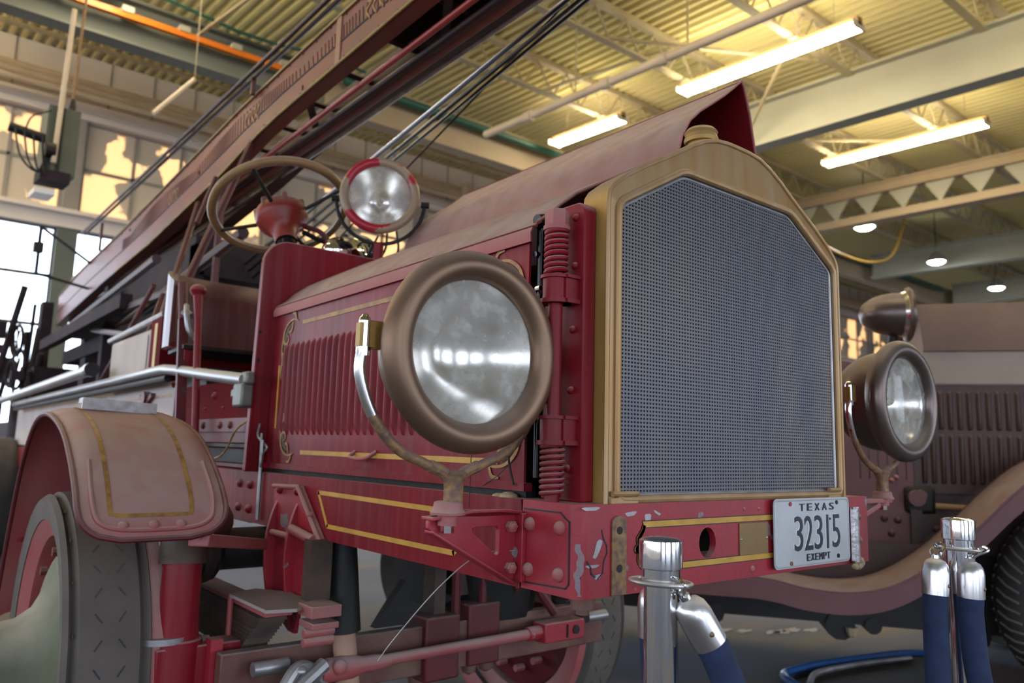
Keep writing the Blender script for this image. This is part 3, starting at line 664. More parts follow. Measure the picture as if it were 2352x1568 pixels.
# --- bonnet
XH = .942; y0h, y1h = 1.125, 2.39
mb = MB().box(XH, XH+.006, y0h, y1h, .985, 1.462); hs = mb.build('hood_side', R_, T, bevel=.001)
mb = MB(); mb.grid([[(x, y, z) for x, z in ((.934, 1.452), (.933, 1.470), (.938, 1.482), (.950, 1.488), (.99, 1.512))] for y in (y0h-.012, 1.4, 1.8, y1h)], .004); mb.build('hood_edge', RP, hs)
MB().box(XH-.008, XH+.012, y0h-.01, y1h, .975, .990).build('hood_edge', R_, hs)
for k in range(29):
    y = 1.235+.0372*k; lm = MB(); P_ = []
    for i, z in enumerate((1.076, 1.083, 1.092, 1.105, 1.13, 1.32, 1.335, 1.345, 1.352, 1.357)):
        h = (0, .004, .008, .0105, .012, .012, .0105, .008, .004, 0)[i]
        P_.append([(XH+.0005-h*math.sin(PI*min(1, j/5*1.0)), y-.012+.024*(j/6) + .004*h/.012, z) for j in range(7)])
    lm.grid(P_).build('louver', R_, hs, ang=60)
sx = XH-.0004
stripe([(sx, 1.22, 1.413), (sx, 2.171, 1.413)], .012, (-1, 0, 0), hs, DGOLD); stripe([(sx, 1.22, 1.027), (sx, 2.13, 1.027)], .012, (-1, 0, 0), hs, GOLD); stripe([(sx, 2.33, 1.10), (sx, 2.33, 1.29)], .010, (-1, 0, 0), hs, GOLD)
def scroll(cy, cz, s, fy, fz):
    def q(a, b): return (XH-.001, cy+a*fy*s, cz+b*fz*s)
    curves = [[(0, 0), (.25, .04), (.5, 0), (.72, -.15), (.8, -.35), (.72, -.5), (.55, -.5), (.5, -.38), (.6, -.3)], [(.8, -.35), (.86, -.6), (.80, -.9), (.84, -1.15), (.78, -1.35)],
              [(.3, 0), (.35, -.2), (.5, -.25)], [(.85, -.7), (.70, -.8), (.68, -.95), (.75, -1.0)], [(.1, .02), (.18, .18), (.35, .2)]]
    MB().tube(smooth([q(.40, -.06), q(.60, -.2), q(.70, -.42), q(.74, -.75)], 5), [.010*(.4+.6*math.sin(PI*i/15)) for i in range(16)], 8, flat=(1, 0, 0)).build('scroll_shading', SHAD, hs)
    for c_ in curves:
        p_ = smooth([q(*v) for v in c_], 4); n_ = len(p_)
        MB().tube([p-V((.0015, 0, 0)) for p in p_], [.0048*(.35+.65*math.sin(PI*(i+1)/(n_+1))) for i in range(n_)], 6, flat=(1, 0, 0)).build('gold_scroll', DGOLD, hs)
scroll(2.205, 1.423, .13, 1, 1); scroll(2.185, 1.022, .12, 1, -1); scroll(1.245, 1.022, .13, -1, -1); scroll(1.245, 1.425, .13, -1, 1)
MB().tube(smooth([(XH, 1.80, 1.035), (XH-.02, 1.79, 1.022), (XH-.022, 1.745, 1.018), (XH-.02, 1.70, 1.022), (XH, 1.69, 1.037)]), .005, 8).build('hood_handle', RP, hs)
MB().box(XH+.006, XH+.03, y0h, y1h, .962, .985).build('hood_sill', DK, T)
# top panels: near half closed, far half folded up
nearp = [(.936, 1.484), (.97, 1.508), (.995, 1.531), (1.04, 1.566), (1.10, 1.600), (1.17, 1.638), (1.236, 1.674), (1.30, 1.702), (1.36, 1.722), (1.392, 1.730)]
MB().grid([[(x, y, z+.004*(x > .97)) for x, z in nearp] for y in (1.10, 1.14, 1.4, 1.8, 2.2, 2.385)], .003).build('hood_top', HD, T)
MB().tube([(x, 1.10, z+.004) for x, z in nearp], .0035, 6).build('hood_top_edge', RP, T)
farp = [(1.392, 1.734), (1.398, 1.77), (1.412, 1.812), (1.44, 1.855), (1.48, 1.892), (1.53, 1.928), (1.58, 1.965), (1.62, 1.998), (1.645, 2.02), (1.655, 2.028)]
raised = MB().grid([[(x, y, z) for x, z in farp] for y in (1.125, 1.4, 1.8, 2.2, 2.375)], .003).build('raised_hood_top', HD, T, label='folded-up far half of the hood, dusty outside')
MB().tube([(x, 1.125, z) for x, z in farp], .003, 6).build('hood_top_edge', RP, raised)
sp = [(1.653, 2.030), (1.666, 2.018), (1.690, 1.95), (1.716, 1.836), (1.75, 1.70), (1.79, 1.56)]
MB().grid([[(x, y, z) for x, z in sp] for y in (1.125, 1.6, 2.375)], .003).build('raised_hood_side', RI, raised, label='clean red inner face')
MB().tube([(x, 1.125, z) for x, z in sp], .0035, 6).build('hood_top_edge', RP, raised)
MB().cyl((1.392, 1.12, 1.735), (1.392, 2.385, 1.735), .006, n=10).build('hood_hinge', RP, T)
MB().box(1.03, 1.78, 1.2, 2.35, 1.0, 1.42).cyl((1.4, 1.2, 1.45), (1.4, 2.3, 1.45), .12).build('engine', GR, T)
MB().box(XR-.06, XR-.054, y0h, y1h, .985, 1.47).build('hood_side', R_, T)
# --- firewall with rounded shoulders
fwx0, fwx1, r_ = .893, 1.91, .085
poly = [(fwx0-.012, 2.395, ZT-.0), (fwx0, 2.395, 1.70-r_)]+[(fwx0+r_-r_*math.cos(t), 2.395, 1.71-r_+r_*math.sin(t)) for t in [PI/2*k/8 for k in range(1, 9)]]+[(fwx1-r_+r_*math.sin(t), 2.395, 1.71-r_+r_*math.cos(t)) for t in [PI/2*k/8 for k in range(0, 9)]]+[(fwx1, 2.395, ZT)]
fw = MB().prism(poly, (0, .03, 0)).build('firewall', R_, T, bevel=.004)
for z in (1.31, 1.40): MB().cyl((fwx0+.002, 2.396, z), (fwx0+.002, 2.393, z), .006, n=10).build('bolt_hole', DK, fw)
MB().tube(smooth([(XH-.03, 2.36, 1.08), (XH-.035, 2.34, 1.0), (XH-.03, 2.35, .96)]), .0045, 6).tube([(XL-.008, 2.345, 1.06), (XL-.008, 2.345, .82)], .006, 8).build('brake_rod', STL, T)
MB().tube(smooth([(.915, 2.39, 1.11), (.905, 2.37, 1.07), (.93, 2.36, 1.04), (.92, 2.36, 1.02)]), .004, 6).build('wire_clip', WIRE, T)

# ================================================================ lamps
def facing(c, yaw, pitch=0):
    # local -y looks along the yaw direction
    return M.Translation(c) @ M.Rotation(yaw, 4, 'Z') @ M.Rotation(pitch, 4, 'X')
def lamp(name, par, c, yaw, Ro, Rg, rb, depth, bezel, body, label=None, pitch=0, bulb=True, conv=.35):
    m = facing(c, yaw, pitch); AX = (0, -1, 0)
    R = (Ro+Rg)/2
    root = MB().lathe([(Rg-.002, .0), (Rg+.002, -.004)]+[(R+rb*1.0*math.cos(t), rb*math.sin(t)) for t in [PI-PI*k/14*1.25 for k in range(15)]]+[(Ro-.006, -rb*.9), (Ro-.012, -rb-.004)], (0, 0, 0), AX, 72).xf(m).build(name, bezel, par, label=label, ang=60)
    pr = [(Ro-.014, -rb-.003), (Ro-.026, -rb-.008)]+[((Ro-.026)*math.sqrt(max(0, 1-(k/12)**2.2)), -rb-.02-depth*(k/12)) for k in range(1, 13)]
    MB().lathe(pr, (0, 0, 0), AX, 48).xf(m).build('bucket', body, root)
    MB().lathe([(Rg+.004, -.006)]+[(Rg*math.sqrt(max(0, 1-k/12)), -.010-depth*.8*(k/12)) for k in range(13)], (0, 0, 0), AX, 56).xf(m).build('reflector', MIR, root, ang=80)
    MB().lathe([(Rg+.002, 0)]+[(Rg*math.cos(PI/2*k/8), conv*.04*math.sin(PI/2*k/8)) for k in range(1, 9)], (0, 0, 0), AX, 56).xf(m).build('lens', LENS, root, ang=80)
    if bulb:
        MB().cyl((0, depth*.75, 0), (0, depth*.35, 0), .012, n=14).dome((0, depth*.35, 0), (0, -1, 0), .014, .025, 14, 5).xf(m).build('bulb', BULB, root)
    return root
HB = (.763, 1.052, 1.214)
L1 = lamp('headlamp', T, HB, math.radians(-2), .171, .124, .0255, .11, COP, COP, label='large headlamp with copper-brown rim', bulb=False)
L2_ = lamp('headlamp', T, (2.285, 1.025, 1.222), math.radians(-2), .172, .128, .0255, .15, COD, COD, label='far headlamp with dark bronze rim')
def fork(par, px, py, cx, zc, R, m1, m2):
    # U fork from pivot to pivot with a post
    pts = [(px-R+.002, py, zc), (px-R-.002, py, zc-.05), (px-R+.024, py, zc-.115), (px-R+.070, py, zc-.165), (px-.065, py, zc-.188), (px-.022, py, zc-.204)]
    rt = [(2*px-x, y, z) for x, y, z in pts[::-1]]
    sm = smooth(pts, 5); sm2 = smooth(rt, 5)
    a = MB().tube(sm, .0088, 12).tube(sm2, .0088, 12)
    a.lathe([(.0175, 0), (.0168, .035), (.0172, .05), (.024, .066), (.012, .072), (0, .073)], (px, py, zc-.272), (0, 0, 1), 20)
    a.tube(smooth([(px-.05, py, zc-.193), (px-.018, py, zc-.207), (px-.004, py, zc-.235)], 4), .0105, 10).tube(smooth([(px+.05, py, zc-.193), (px+.018, py, zc-.207), (px+.004, py, zc-.235)], 4), .0105, 10)
    f_ = a.build('fork', m1, par)
    MB().tube(sm[:11], .0094, 12).build('fork_arm', m2, f_)
    for s in (-1, 1):
        x = px+s*(R-.002)
        MB().cyl((x, py, zc-.012), (x, py, zc+.034), .010, n=16).dome((x, py, zc+.034), (0, 0, 1), .010, .012).build('pivot_cap', CHR, f_)
        MB().cyl((x, py, zc-.022), (x, py, zc-.008), .012, n=6).build('pivot_nut', CHR, f_)
        MB().box(x-.012 if s < 0 else x-.016, x+.016 if s < 0 else x+.012, py-.008, py+.006, zc-.008, zc+.03).box(min(x, x-s*.03), max(x, x-s*.03), py-.004, py+.004, zc-.010, zc+.036).build('pivot_clamp', BR, f_)
    return f_
FK = fork(T, .762, 1.095, 0, 1.214, .186, RUSTY, CHD)
fork(T, 2.262, 1.085, 0, 1.222, .176, RUSTY, CHR)
def base(x, y, z):
    r = MB().lathe([(0, 0), (.030, 0), (.030, .004), (.026, .009), (.024, .02), (.020, .022), (0, .022)], (x, y, z), (0, 0, 1), 28).cyl((x, y, z-.018), (x, y, z), .017, n=16).build('lamp_base', RP, T)
    MB().cyl((x, y, z-.030), (x, y, z-.017), .0115, n=6).build('nut', CHR, r); return r
base(.752, 1.095, .940); base(2.262, 1.085, .940)
# triangular cast bracket standing out from the frame
tri_o = [(.722, .936), (.735, .940), (.81, .946), (.862, .944), (.910, .938), (.916, .932), (.916, .822), (.900, .818), (.722, .914)]
tri_i = [(.822, .915), (.868, .915), (.872, .910), (.872, .868), (.866, .866), (.816, .905), (.814, .912)]
def bracket(sgn, xo, y):
    fx = lambda x: xo+sgn*(x-.918)
    mb = MB(); n_ = 80; o_, i_ = [], []
    for k in range(n_):
        a = 2*PI*k/n_+.01; c = (.852, .897)
        o_.append(at_angle(tri_o, a, c)); i_.append(at_angle(tri_i, a, c))
    for ya, yb in ((y, y+.010),):
        g = [[(fx(p[0]), yy, p[1]) for p in q+q[:1]] for q, yy in ((o_, ya), (i_, ya), (i_, yb), (o_, yb), (o_, ya))]
        mb.grid(g)
    mb.prism([(fx(.72), y-.016, .930), (fx(.80), y-.020, .941), (fx(.868), y-.02, .941), (fx(.914), y-.016, .936), (fx(.914), y+.02, .936), (fx(.72), y+.02, .930)], (0, 0, .006))
    mb.prism([(fx(.722), y-.014, .914), (fx(.900), y-.014, .818), (fx(.900), y+.012, .818), (fx(.722), y+.012, .914)], (0, 0, -.005))
    mb.box(min(fx(.908), fx(.918)), max(fx(.908), fx(.918)), y-.022, y+.03, .818, .938)
    b_ = mb.build('lamp_bracket', RF, T, bevel=.002)
    for z in (.914, .842):
        MB().hexa((fx(.896), y-.001, z), (0, -1, 0), .011, .012).dome((fx(.896), y-.010, z), (0, -1, 0), .008, .006).build('bolt', RP, b_)
bracket(1, XL, 1.107)
mb = MB().bar((XR, 1.085, .936), (2.29, 1.085, .936), .03, .012).bar((XR, 1.085, .83), (2.23, 1.085, .925), .02, .014); mb.build('lamp_bracket', RP, T, bevel=.002)
# loose wires
MB().tube(smooth([(.905, 1.10, .872), (.86, 1.15, .86), (.81, 1.2, .80), (.77, 1.28, .70), (.75, 1.30, .66)]), .0012, 6).tube([(.86, 1.15, .86), (.84, 1.17, .90)], .001, 5).build('wire_strand', WIRE, T)
MB().tube(smooth([(.935, 1.16, 1.06), (.925, 1.15, 1.03), (.93, 1.14, .985)]), .0022, 6).tube([(.935, 1.15, 1.03), (.93, 1.19, 1.0), (.935, 1.25, .975)], .0008, 5).tube([(.80, 1.1, 1.06), (.80, 1.10, .95)], .0008, 5).build('wire_strand', DK, T)
MB().dome((.935, 1.16, .962), (0, 0, 1), .02, .010, 10, 3).dome((.937, 1.19, .962), (0, 0, 1), .016, .006, 10, 3).build('dirt_clump', FOAM, T)

# ================================================================ steering, searchlights, seat
ph = math.radians(29); ax = V((0, math.sin(ph), math.cos(ph))); wc = V((1.09, 2.80, 1.945))
st = MB().torus(wc, ax, .247, .0165, 72, 14).build('steering_wheel', WOOD, T)
u, v_, _ = basis(ax)
for k in range(4):
    t = PI/4+PI/2*k; d = u*math.cos(t)+v_*math.sin(t)
    MB().tube([wc-ax*.05+d*.03, wc-ax*.045+d*.09, wc-ax*.01+d*.24], [.011, .008, .007], 8).build('spoke', DK, st)
MB().torus(wc-ax*.006, ax, .236, .006, 60, 8).build('rim_band', STL, st)
hub = MB().lathe([(0, .02), (.03, .02), (.04, .0), (.07, -.01), (.095, -.025), (.098, -.05), (.09, -.075), (.06, -.105), (.045, -.13), (.04, -.17)], wc, ax, 36).build('steering_hub', mat('orange_red_paint', (.28, .022, .012), .4, 0, (.16, .012, .01), .7, (9, 9, 9), dust=.8, dcol=(.28, .19, .16)), T, label='rounded red steering gear hub')
for k in range(7):
    t = 2*PI*k/7; d = u*math.cos(t)+v_*math.sin(t); MB().cyl(wc-ax*.045+d*.085, wc-ax*.005+d*.088, .014, .011, n=10).build('lug', RM, hub)
MB().tube([wc+ax*.0, wc+ax*.03+u*.02, wc+ax*.04-u*.05], .010, 8).build('throttle_lever', RP, hub)
pc_ = wc-ax*.42; MB().cyl(wc-ax*.15, wc-ax*.62, .034, n=24).build('steering_column', BLK, T)
MB().lathe([(.034, 0), (.05, .004), (.05, .02), (.034, .024)], wc-ax*.36, ax, 24).build('column_collar', BLK, T)
lv = MB().tube(smooth([wc-ax*.07+V((.09, 0, 0)), wc-ax*.09+V((.14, -.02, 0)), wc-ax*.14+V((.17, -.02, 0)), wc-ax*.2+V((.17, 0, .0))]), .010, 8)
lv.tube(smooth([wc-ax*.19+V((.04, 0, 0)), wc-ax*.19+V((.12, 0, .005)), wc-ax*.2+V((.2, 0, 0)), wc-ax*.19+V((.27, -.02, .02))]), .009, 8)
lv.tube(smooth([wc-ax*.24+V((.04, 0, 0)), wc-ax*.23+V((.13, 0, .005)), wc-ax*.25+V((.22, 0, 0)), wc-ax*.25+V((.30, -.02, -.02))]), .009, 8).build('control_lever', RM, T)
MB().tube(smooth([wc-ax*.08+V((.1, .05, 0)), wc-ax*.11+V((.2, .05, 0)), wc-ax*.12+V((.28, .05, .05))]), .010, 8).build('control_lever', DK, T)
lv = MB()
for k in range(5): lv.tube(smooth([(1.22+.05*k, 2.5+.03*k, 1.70), (1.23+.055*k, 2.52, 1.78), (1.30+.04*k, 2.55, 1.80+.02*k)]), .0045, 6)
lv.build('dash_plumbing', DK, T)
# searchlights
S1 = lamp('searchlight', T, (1.277, 2.36, 1.932), math.radians(-29), .138, .111, .0165, .13, mat('chipped_searchlight_rim', (.36, .012, .03), .35, 0, chips=1.35, ccol=(.30, .21, .14), chipscale=6), DK, label='round searchlight with chipped red and bare rim', pitch=math.radians(-3))
m = facing((1.315, 2.42, 1.932), math.radians(-29))
MB().tube([tuple(m @ V((.158*math.cos(t), 0, .158*math.sin(t)))) for t in [-PI*k/24 for k in range(25)]], .007, 8).build('fork', DK, S1)
for s in (-1, 1): MB().cyl(m @ V((s*.145, 0, 0)), m @ V((s*.175, 0, 0)), .012, n=10).build('pivot_nut', DK, S1)
MB().cyl((1.315, 2.42, 1.69), (1.315, 2.42, 1.775), .018, n=16).build('searchlight_post', R_, T)
S2 = lamp('searchlight', T, (1.33, 2.62, 1.75), math.radians(120), .10, .08, .012, .16, CHD, CHR, label='small chromed lamp behind the searchlight', bulb=False)
# seat
sp_ = smooth([(.842, 3.02), (.842, 3.2), (.862, 3.33), (.93, 3.40), (1.1, 3.43), (1.5, 3.43), (1.86, 3.43), (1.95, 3.35)], 5)
rows = []
for z in (1.42, 1.45, 1.6, 1.72, 1.745, 1.752):
    fl = .0 if z < 1.7 else (z-1.7)*.6
    rows.append([(x, y+fl, z if y > 3.3 or z < 1.5 else z-(3.33-y)*.75*(z-1.45)/.3) for x, y, *_ in [(p[0], p[1]) for p in [tuple(q) for q in sp_]]] if False else [])
sp_ = [(p[0], p[1]) for p in [tuple(q) for q in smooth([(.852, 3.20, 0), (.852, 3.28, 0), (.872, 3.35, 0), (.93, 3.40, 0), (1.1, 3.43, 0), (1.5, 3.43, 0), (1.86, 3.43, 0), (1.95, 3.35, 0)], 5)]]
rows = []
for z in (1.42, 1.45, 1.55, 1.65, 1.72, 1.745, 1.755):
    rr = []
    for x, y in sp_:
        k = max(0, (3.36-y)/.34); zz = 1.42+(z-1.42)*(1-.45*min(1, k))
        fl = max(0, z-1.70)*.8; rr.append((x, y+(fl*.7 if y >= 3.36 else 0), zz))
    rows.append(rr)
SEAT = mat('seat_panel_varnish', (.095, .018, .02), .3, 0, (.13, .035, .03), .8, (9, 9, 2), dust=.7, dcol=(.25, .2, .16), streak=.25)
seat = MB().grid(rows, .018).build('seat_back', SEAT, T)
MB().tube([(x, y, 1.427) for x, y in sp_], .012, 8).build('seat_rail', R_, seat)
MB().prism([(.85, 3.05, 1.40), (.87, 3.33, 1.40), (.95, 3.4, 1.40), (1.9, 3.4, 1.40), (1.9, 3.05, 1.40)], (0, 0, .015)).build('seat_bottom', DK, seat)
MB().box(.93, 1.86, 3.0, 3.4, 1.0, 1.33).build('seat_box', DK, T)
lt = MB().box(.862, .93, 3.08, 3.12, 1.33, 1.42).build('seat_latch', R_, T, bevel=.004); MB().cyl((.862, 3.10, 1.37), (.855, 3.10, 1.37), .014, n=12).build('latch_knob', RP, lt)
MB().tube(smooth([(.84, 3.02, 1.56), (.835, 2.99, 1.52), (.845, 2.98, 1.46), (.875, 2.98, 1.43)]), .010, 8).build('seat_handle', STL, seat)
# hand levers
l1 = MB().bar((.86, 3.02, .98), (.86, 3.12, 1.52), .018, .036, up=(1, 0, 0)).build('hand_lever', RM, T)
MB().cyl((.86, 3.12, 1.52), (.86, 3.17, 1.67), .018, n=12).build('lever_grip', RM, l1)
MB().cyl((.86, 3.12, 1.55), (.88, 3.10, 1.53), .018, n=10).build('lever_clamp', STL, l1)
l2 = MB().cyl((.86, 2.84, 1.00), (.86, 2.93, 1.50), .013, .0125, n=12).cyl((.86, 2.93, 1.50), (.86, 2.96, 1.61), .013, .019, n=12).build('hand_lever', R_, T)
MB().dome((.86, 2.96, 1.61), (0, 0, 1), .030, .026, 16, 5).lathe([(.02, -.02), (.030, 0)], (.86, 2.96, 1.61), (0, 0, 1), 16).build('lever_knob', R_, l2)
# side panels below the pipe
pn = MB().box(.918, .935, 2.43, 3.32, ZT, 1.262).build('side_panel', RQ, T)
for y in (2.62, 2.85, 3.05, 3.25): bolt((.918, y, 1.215), (-1, 0, 0), .014, .012, pn)
for y in (2.75, 2.95): bolt((.918, y, 1.17), (-1, 0, 0), .006, .006, pn)
MB().box(.895, .919, 2.44, 3.0, 1.085, 1.13).box(.905, .919, 2.44, 3.0, 1.05, 1.09).build('step_ledge', RM, pn)
for y in (2.6, 2.7, 2.88): MB().dome((.895, y, 1.108), (-1, 0, 0), .014, .01, 12, 4).build('rivet', RM, pn)
MB().box(.890, .919, 2.44, 3.15, 1.035, 1.046).box(.912, .919, 2.50, 2.85, .985, 1.03).build('dark_recess', DK, pn)
MB().box(.890, .918, 2.44, 2.9, .972, .982).build('step_ledge', RM, pn)
MB().tube(smooth([(.89, 2.43, 1.12), (.88, 2.5, 1.09), (.875, 2.56, 1.03), (.87, 2.62, 1.0), (.86, 2.75, .985)]), .0035, 6).build('yellow_wire', DGOLD, T)
# grey pipe along the body
pp = [(.862, 2.40, 1.245), (.862, 2.7, 1.275), (.862, 3.15, 1.322), (.862, 3.33, 1.337), (.862, 3.45, 1.338), (.862, 8.0, 1.325)]
gp = MB().tube(pp, .021, 14).build('side_pipe', ZINC, T)
MB().tube([(.87, 3.3, 1.30), (.87, 8.0, 1.285)], .016, 10).build('pipe_shadow_strip', DK, gp)  # dark tube added under the pipe to stand in for its shadow
MB().tube([(.78, 4.35, 1.395), (.78, 8.6, 1.36)], .030, 14).build('suction_tube', ZINC, T)
MB().cyl((.78, 4.34, 1.395), (.78, 4.40, 1.395), .036, n=18).build('suction_tube_end', BLK, T)
cl_ = MB().box(.845, .885, 2.38, 2.46, 1.16, 1.235).box(.85, .88, 2.36, 2.42, 1.23, 1.27).box(.852, .885, 2.42, 2.50, 1.19, 1.22).build('pipe_clamp', mat('grey_casting', (.20, .21, .19), .5, .4, (.14, .14, .12), .8, (30, 30, 30), dust=.6, dcol=(.4, .39, .35)), T, bevel=.008)
bodyp = MB().box(.93, .95, 3.34, 8.3, .98, 1.30).build('body_side', WHT, T, label='dusty pale body side')
stripe([(.9298, 3.45, 1.24), (.9298, 5.8, 1.24)], .012, (-1, 0, 0), bodyp, DGOLD)
MB().bar((.92, 3.9, 1.25), (.92, 3.55, 1.10), .02, .02).bar((.92, 3.7, 1.25), (.92, 4.1, 1.10), .02, .02).cyl((.93, 3.8, 1.24), (.9, 3.8, 1.24), .03, n=14).build('side_brace', RM, bodyp)
for y in (3.36, 3.42): bolt((.93, y, 1.285), (-1, 0, 0), .015, .012, bodyp)
for y in (3.36, 3.44, 3.5): bolt((.93, y, 1.11), (-1, 0, 0), .015, .012, bodyp)
bx_ = MB().box(.90, 1.9, 3.70, 4.55, 1.30, 1.56).build('equipment_box', WHT, T, bevel=.02, label='dusty pale equipment box')
MB().box(.893, .90, 3.78, 4.48, 1.33, 1.53).build('box_panel', WHT, bx_, bevel=.004)
MB().box(.885, 1.9, 3.52, 3.69, 1.30, 1.58).build('box_end', RQ, T); MB().box(.882, .885, 3.58, 3.62, 1.31, 1.56).build('gold_stripe', GOLD, T)
MB().tube([(.90, 3.55, 1.60), (.92, 4.7, 1.585)], .014, 8).build('box_rail', STL, T)

# ================================================================ front wheels
def wheel(x, y, R, w, s, par, rot=0):
    # s=-1 outer side towards -x
    o = (x, y, R); A = (-s, 0, 0)       # axis points outward for s=+1 -> -x
    h = w/2
    w_ = MB().lathe([(R-.075, -h-.005), (R-.02, -h-.012), (R-.006, -h-.004), (R-.02, -h+.010), (R, -h+.022), (R, h-.022), (R-.022, h-.010), (R-.006, h), (R-.016, h+.012), (R-.075, h+.006)], o, A, 96).build('wheel', TYR, par)
    MB().lathe([(R-.075, -h-.004), (R-.075, h+.004), (R-.10, h-.01), (R-.12, h-.02), (R-.12, -h+.02), (R-.10, -h+.01), (R-.075, -h-.004)], o, A, 72).build('rim', RP, w_)
    MB().lathe([(R-.05, -h-.016), (R-.012, -h-.016)], o, A, 96).build('rim_edge', RUSTY, w_)
    MB().lathe([(R-.015, -h-.004), (R-.010, -h-.012), (R-.012, -h-.040), (R-.03, -h-.044), (R-.08, -h-.03)], o, A, 96).build('rim_flange', RP, w_)
    MB().lathe([(.08, .0), (.12, .03), (R-.12, .02), (R-.115, -.02), (.12, -.03), (.08, 0)], o, A, 64).build('wheel_disc', RM, w_)
    mb = MB(); n_ = 46
    for k in range(n_):
        t = 2*PI*k/n_; sg = 1 if k % 2 else -1
        for q in (-1, 1):
            a0, a1 = t-.026*sg, t+.026*sg
            p0 = V((x+q*.018, y-R*math.cos(a0), R+R*math.sin(a0))); p1 = V((x+q*.034, y-R*math.cos(a1), R+R*math.sin(a1)))
            mb.bar(p0, p1, .0042, .0016, up=(0, -math.cos(t), math.sin(t)))
    o_ = mb.build('tread_grooves', TYD, w_); o_['kind'] = 'stuff'
    return w_
WL = wheel(.468, 2.49, .45, .175, 1, T)
MB().lathe([(.30, .02), (.295, .035), (.27, .05), (.245, .06), (.19, .075), (.145, .10), (.118, .14), (.11, .19), (.108, .30), (.0, .30)], (.468, 2.49, .45), (-1, 0, 0), 64).build('hub_drum', HUBM, WL, label='large mossy green-grey hub flare')
for k in range(10):
    t = 2*PI*k/10+.2; p = V((.42, 2.49+.285*math.cos(t), .45+.285*math.sin(t))); MB().cyl(p, p+V((-.018, 0, 0)), .013, n=8).build('lug_bolt', RM, WL)
mb = MB()
for k in range(22):
    t = 2*PI*k/22+.05; p = V((.468-.0875+.010, 2.49-.438*math.cos(t), .45+.438*math.sin(t)))
    MB().dome(p, (-1, 0, 0), .007, .003, 6, 2).build('sidewall_scuff', SHAD, WL)
WR = wheel(2.13, 2.49, .45, .175, -1, T)
MB().lathe([(.33, -.02), (.32, -.05), (.20, -.07), (.12, -.12), (.12, -.2), (0, -.2)], (2.13, 2.49, .45), (1, 0, 0), 48).build('brake_drum', RM, WR)
for k in range(14):
    t = 2*PI*k/14; p = V((2.06, 2.49+.25*math.cos(t), .45+.25*math.sin(t))); MB().cyl(p, p+V((-.04, 0, 0)), .014, n=8).build('lug_bolt', RP, WR)
# fender over the right front wheel
def fender(x0, x1, par, m=RP):
    path = smooth([(0, 1.845, .835), (0, 1.862, .885), (0, 1.93, .965), (0, 2.06, 1.055), (0, 2.22, 1.108), (0, 2.42, 1.132), (0, 2.60, 1.10), (0, 2.76, .98), (0, 2.87, .80), (0, 2.95, .62), (0, 2.98, .50)], 5)
    rows = []; n_ = len(path)
    for i, p in enumerate(path):
        s_ = i/(n_-1); row = []
        # rounded front corners
        d = 0.0
        for k in range(17):
            q = k/16; c = abs(2*q-1)
            edge = max(0, c-.72)/.28
            cr = .0 if i > 8 else (1-i/8)
            x = x0+(x1-x0)*q
            drop = -.020*edge**2*min(1, max(0, (i-6)/8)); y = p.y; z = p.z
            row.append((x, y, z+drop))
        rows.append(row)
    # shift the first rows to make round corners
    for i in range(0, 7):
        t = i/7
        ins = .085*(1-math.sqrt(max(0, 1-(1-t)**2)))
        xa, xb = x0+ins, x1-ins
        rows[i] = [(xa+(xb-xa)*k/16, r[1], r[2]) for k, r in enumerate(rows[i])]
    f_ = MB().grid(rows, .006).build('fender', m, par, ang=50)
    edge = [r[0] for r in rows[::-1]]+[rows[0][k] for k in range(1, 16)]+[r[-1] for r in rows]
    MB().tube(edge, .007, 8).build('fender_bead', RM if m is RP else m, f_)
    return f_, rows
F1, rows = fender(.335, .650, T)
def on_f(q, i, off=.0015):
    i0 = int(i); t = i-i0; k = q*16; k0 = min(int(k), 15); u_ = k-k0
    def P_(a, b): return V(rows[a][b])
    p = (P_(i0, k0)*(1-u_)+P_(i0, k0+1)*u_)*(1-t)+(P_(i0+1, k0)*(1-u_)+P_(i0+1, k0+1)*u_)*t
    nrm = (P_(i0+1, k0)-P_(i0, k0)).cross(P_(i0, k0+1)-P_(i0, k0)).normalized()
    if nrm.z < 0 and nrm.y > 0: nrm = -nrm
    if nrm.y > 0 and i < 25: nrm = -nrm
    return p+nrm*off, nrm
def ribbon(path, w, par, m, name):
    Lp = []
    pts = [on_f(q, i) for q, i in path]
    for j, (p, nn) in enumerate(pts):
        d = (pts[min(j+1, len(pts)-1)][0]-pts[max(j-1, 0)][0]).normalized(); s = d.cross(nn).normalized()*w/2
        Lp.append([p-s, p+s])
    MB().grid(Lp, .0).build(name, m, par)
pth = [(.20, i) for i in [26-k for k in range(22)]]+[(.205, 5.4), (.215, 5.15), (.24, 5.05)]+[(.24+.49*k/8, 5.0) for k in range(1, 9)]
ribbon(pth, .010, F1, DGOLD, 'gold_stripe')
ribbon([(.735, 4.9), (.745, 5.5)]+[(.75+.0*k, 6+k) for k in range(20)], .010, F1, DGOLD, 'gold_stripe')
for q in (.26, .48, .68):
    p, nn = on_f(q, 3.1); MB().dome(p, nn, .012, .005, 14, 4).build('rivet', RP, F1)
p0 = [on_f(q, i, .0)[0] for q, i in [(.10, 12), (.09, 8), (.10, 5), (.13, 3.5), (.2, 2.6), (.35, 2.2), (.65, 2.2), (.8, 2.6), (.87, 3.5), (.9, 5), (.91, 8), (.90, 12)]]
MB().tube(smooth(p0, 4), .006, 8).build('pressed_bead', RP, F1)
mb = MB(); mb.bar((.40, 2.33, 1.150), (.585, 2.33, 1.142), .05, .014).bar((.40, 2.305, 1.143), (.585, 2.305, 1.135), .01, .03); mb.build('step_plate', mat('worn_tread_plate', (.55, .54, .56), .5, .3, (.3, .28, .28), .9, (40, 40, 40)), F1)
MB().bar((.36, 2.90, .74), (.64, 2.90, .74), .012, .035).build('inner_brace', R_, F1)
